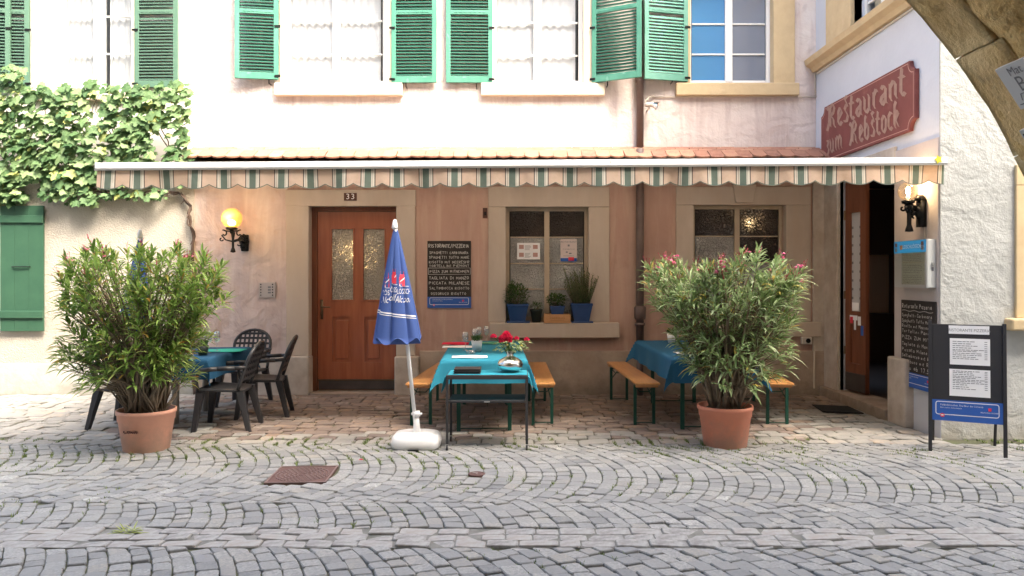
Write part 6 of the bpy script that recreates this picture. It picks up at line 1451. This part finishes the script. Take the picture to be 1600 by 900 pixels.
# ================================================================ standing menu board
ab = thing('menu_stand', 'black standing menu board with three white sheets by the white wall', 'menu stand', (4.0,6.8,0))
A0 = Vector((PX(1456,6.93), 6.93)); A1 = Vector((PX(1566,6.68), 6.68)); ud = (A1-A0).normalized(); wA = (A1-A0).length; nd = Vector((ud.y, -ud.x)); 
if nd.y > 0: nd = -nd
def AB(u, v, l=0):                      # leaning face: top further back than the foot
    lean = .10*(1-v/1.18); p = A0+ud*u+nd*(lean+l); return (p.x, p.y, v)
def apan(name, u0, u1, v0, v1, l0, l1, mat, par=ab, bev=0): return MB().prism([(u0,v0),(u1,v0),(u1,v1),(u0,v1)], lambda p: AB(p[0],p[1],l1), lambda p: AB(p[0],p[1],l0)).build(name, mat, par, bevel=bev)
apan('post', -.03, .0, 0, 1.19, -.015, .02, m_aboard, bev=.003); apan('post', wA, wA+.03, 0, 1.17, -.015, .02, m_aboard, bev=.003)
apan('panel', .0005, wA-.0005, .30, 1.155, -.006, .006, m_aboard, bev=.002)
fA = lambda u, v, l=0: AB(u-.0+.0, .29+v, .007+l)
ad_strip(ab, fA, wA, .185)
for nm, a in (('header_sheet',(.16,.525,1.075,1.15)),('menu_sheet',(.17,.53,.80,1.035)),('menu_sheet',(.165,.53,.52,.76))):
    k_ = wA/.64; o = apan(nm, a[0]*k_*.98, a[1]*k_, a[2]-.005, a[3]-.005, .007, .0085, m_paper)
t = MB(); add_font(t, 'RISTORANTE PIZZERIA', .036, lambda x, y: AB(wA*.54+x, 1.103+y, .0095), sx=.88); 
for (z1_, z0_) in ((1.00,.84),(.735,.57)):
    z = z1_
    while z > z0_:
        u = wA*.30; end = wA*rnd(.5,.7)
        while u < end: w_ = rnd(.012,.04); t.quad(AB(u,z,.0095), AB(u+w_,z,.0095), AB(u+w_,z+.0055,.0095), AB(u,z+.0055,.0095)); u += w_+.006
        t.quad(AB(wA*.75,z,.0095), AB(wA*.79,z,.0095), AB(wA*.79,z+.005,.0095), AB(wA*.75,z+.005,.0095)); z -= rnd(.012,.02)
t.build('sheet_print', m_inkt, ab, kind='stuff')
for u in (.02, wA-.02):
    p = A0+ud*u; MB().tube([(p.x-nd.x*.0,p.y,1.12),(p.x-nd.x*.42,p.y-nd.y*.42,0.0)], .014, 6).build('rear_leg', m_aboard, ab)

# ================================================================ on the ground
mh = thing('manhole_cover', 'square rusty cast iron manhole cover with ring pattern in the street', 'manhole cover', (-1.73,6.02,0))
rot = Matrix.Rotation(R(3), 2); cc = Vector((-1.73,6.02))
def G(x, y, z): p = cc+rot @ Vector((x, y)); return (p.x, p.y, z)
MB().prism([(-.235,-.25),(.235,-.25),(.235,.25),(-.235,.25)], lambda p: G(p[0],p[1],.012), lambda p: G(p[0],p[1],-.02)).build('plate', m_rust, mh)
b = MB()
for q in ((-.235,.235,-.25,-.235),(-.235,.235,.235,.25),(-.235,-.222,-.2345,.2345),(.222,.235,-.2345,.2345)): b.prism([(q[0],q[2]),(q[1],q[2]),(q[1],q[3]),(q[0],q[3])], lambda p: G(p[0],p[1],.018), lambda p: G(p[0],p[1],.008))
b.build('rim', m_rustl, mh)
b = MB()
for ring, r_ in enumerate((.035,.068,.1,.132,.165,.197)):
    n = 6+ring*6
    for k in range(n):
        a0, a1 = 2*math.pi*(k+.12)/n, 2*math.pi*(k+.8)/n; b.add([G(r_*math.cos(a0),r_*math.sin(a0),.017), G((r_+.014)*math.cos(a0),(r_+.014)*math.sin(a0),.017), G((r_+.014)*math.cos(a1),(r_+.014)*math.sin(a1),.017), G(r_*math.cos(a1),r_*math.sin(a1),.017),
            G(r_*math.cos(a0),r_*math.sin(a0),.011), G((r_+.014)*math.cos(a0),(r_+.014)*math.sin(a0),.011), G((r_+.014)*math.cos(a1),(r_+.014)*math.sin(a1),.011), G(r_*math.cos(a1),r_*math.sin(a1),.011)], [(0,1,2,3),(0,4,5,1),(1,5,6,2),(2,6,7,3),(3,7,4,0)])
b.build('ring_pattern', m_rustl, mh)
vc = thing('valve_cover', 'small round rusty valve cover in the street', 'valve cover', (-.343,6.05,0))
MB().lathe([(.068,-.02),(.068,.012),(.055,.012),(.054,.008),(.001,.008)], (-.343,6.05,0), 24).build('cover', m_rust, vc); MB().box(-.375,-.31,6.045,6.055,.0085,.013).box(-.348,-.338,6.02,6.0445,.0085,.013).box(-.348,-.338,6.0555,6.08,.0085,.013).build('raised_cross', m_rustl, vc)
dm = thing('door_mat', 'dark rubber mat lying before the entrance step', 'mat', (3.72,8.85,0))
MB().add([(3.48,8.98,.012),(3.78,8.62,.012),(4.03,8.62,.012),(3.93,9.12,.012)], [(0,1,2,3)]) if False else None
b = MB().prism([(3.5,8.72),(3.93,8.62),(3.95,9.08),(3.56,9.2)], lambda p: (p[0],p[1],.016), lambda p: (p[0],p[1],.028)); b.build('mat', m_mat, dm, bevel=.004)
random.seed(31)
wd_ = thing('weed_tuft', 'yellow green weed lying by the flat channel stones at lower left', 'weed', (PX(200,4.66),4.66,0))
b = MB()
for k in range(44):
    a = rnd(-.5,2.9) if k % 3 else rnd(-.3,.5); leaf(b, (PX(198,4.66)+rnd(-.04,.04),4.66+rnd(-.03,.03),.012), Vector((math.cos(a)*1.2,math.sin(a)*.5-.2,rnd(.1,.5))), Vector((0,0,1)), rnd(.05,.12), rnd(.007,.013), rnd(.1,.5))
b.build('blades', m_yel, wd_, kind='stuff')
for i, (px, Y, lb) in enumerate(((560,6.45,'tiny pink petal lying on the setts near the manhole cover'),(930,5.6,None))):
    if lb: t = thing('fallen_petal', lb, 'petal', (PX(px,Y),Y,.02)); q = MB(); leaf(q, (PX(px,Y),Y,.02), Vector((1,.3,.1)), Vector((0,0,1)), .045, .03, .1); q.build('petal', m_rose, t)
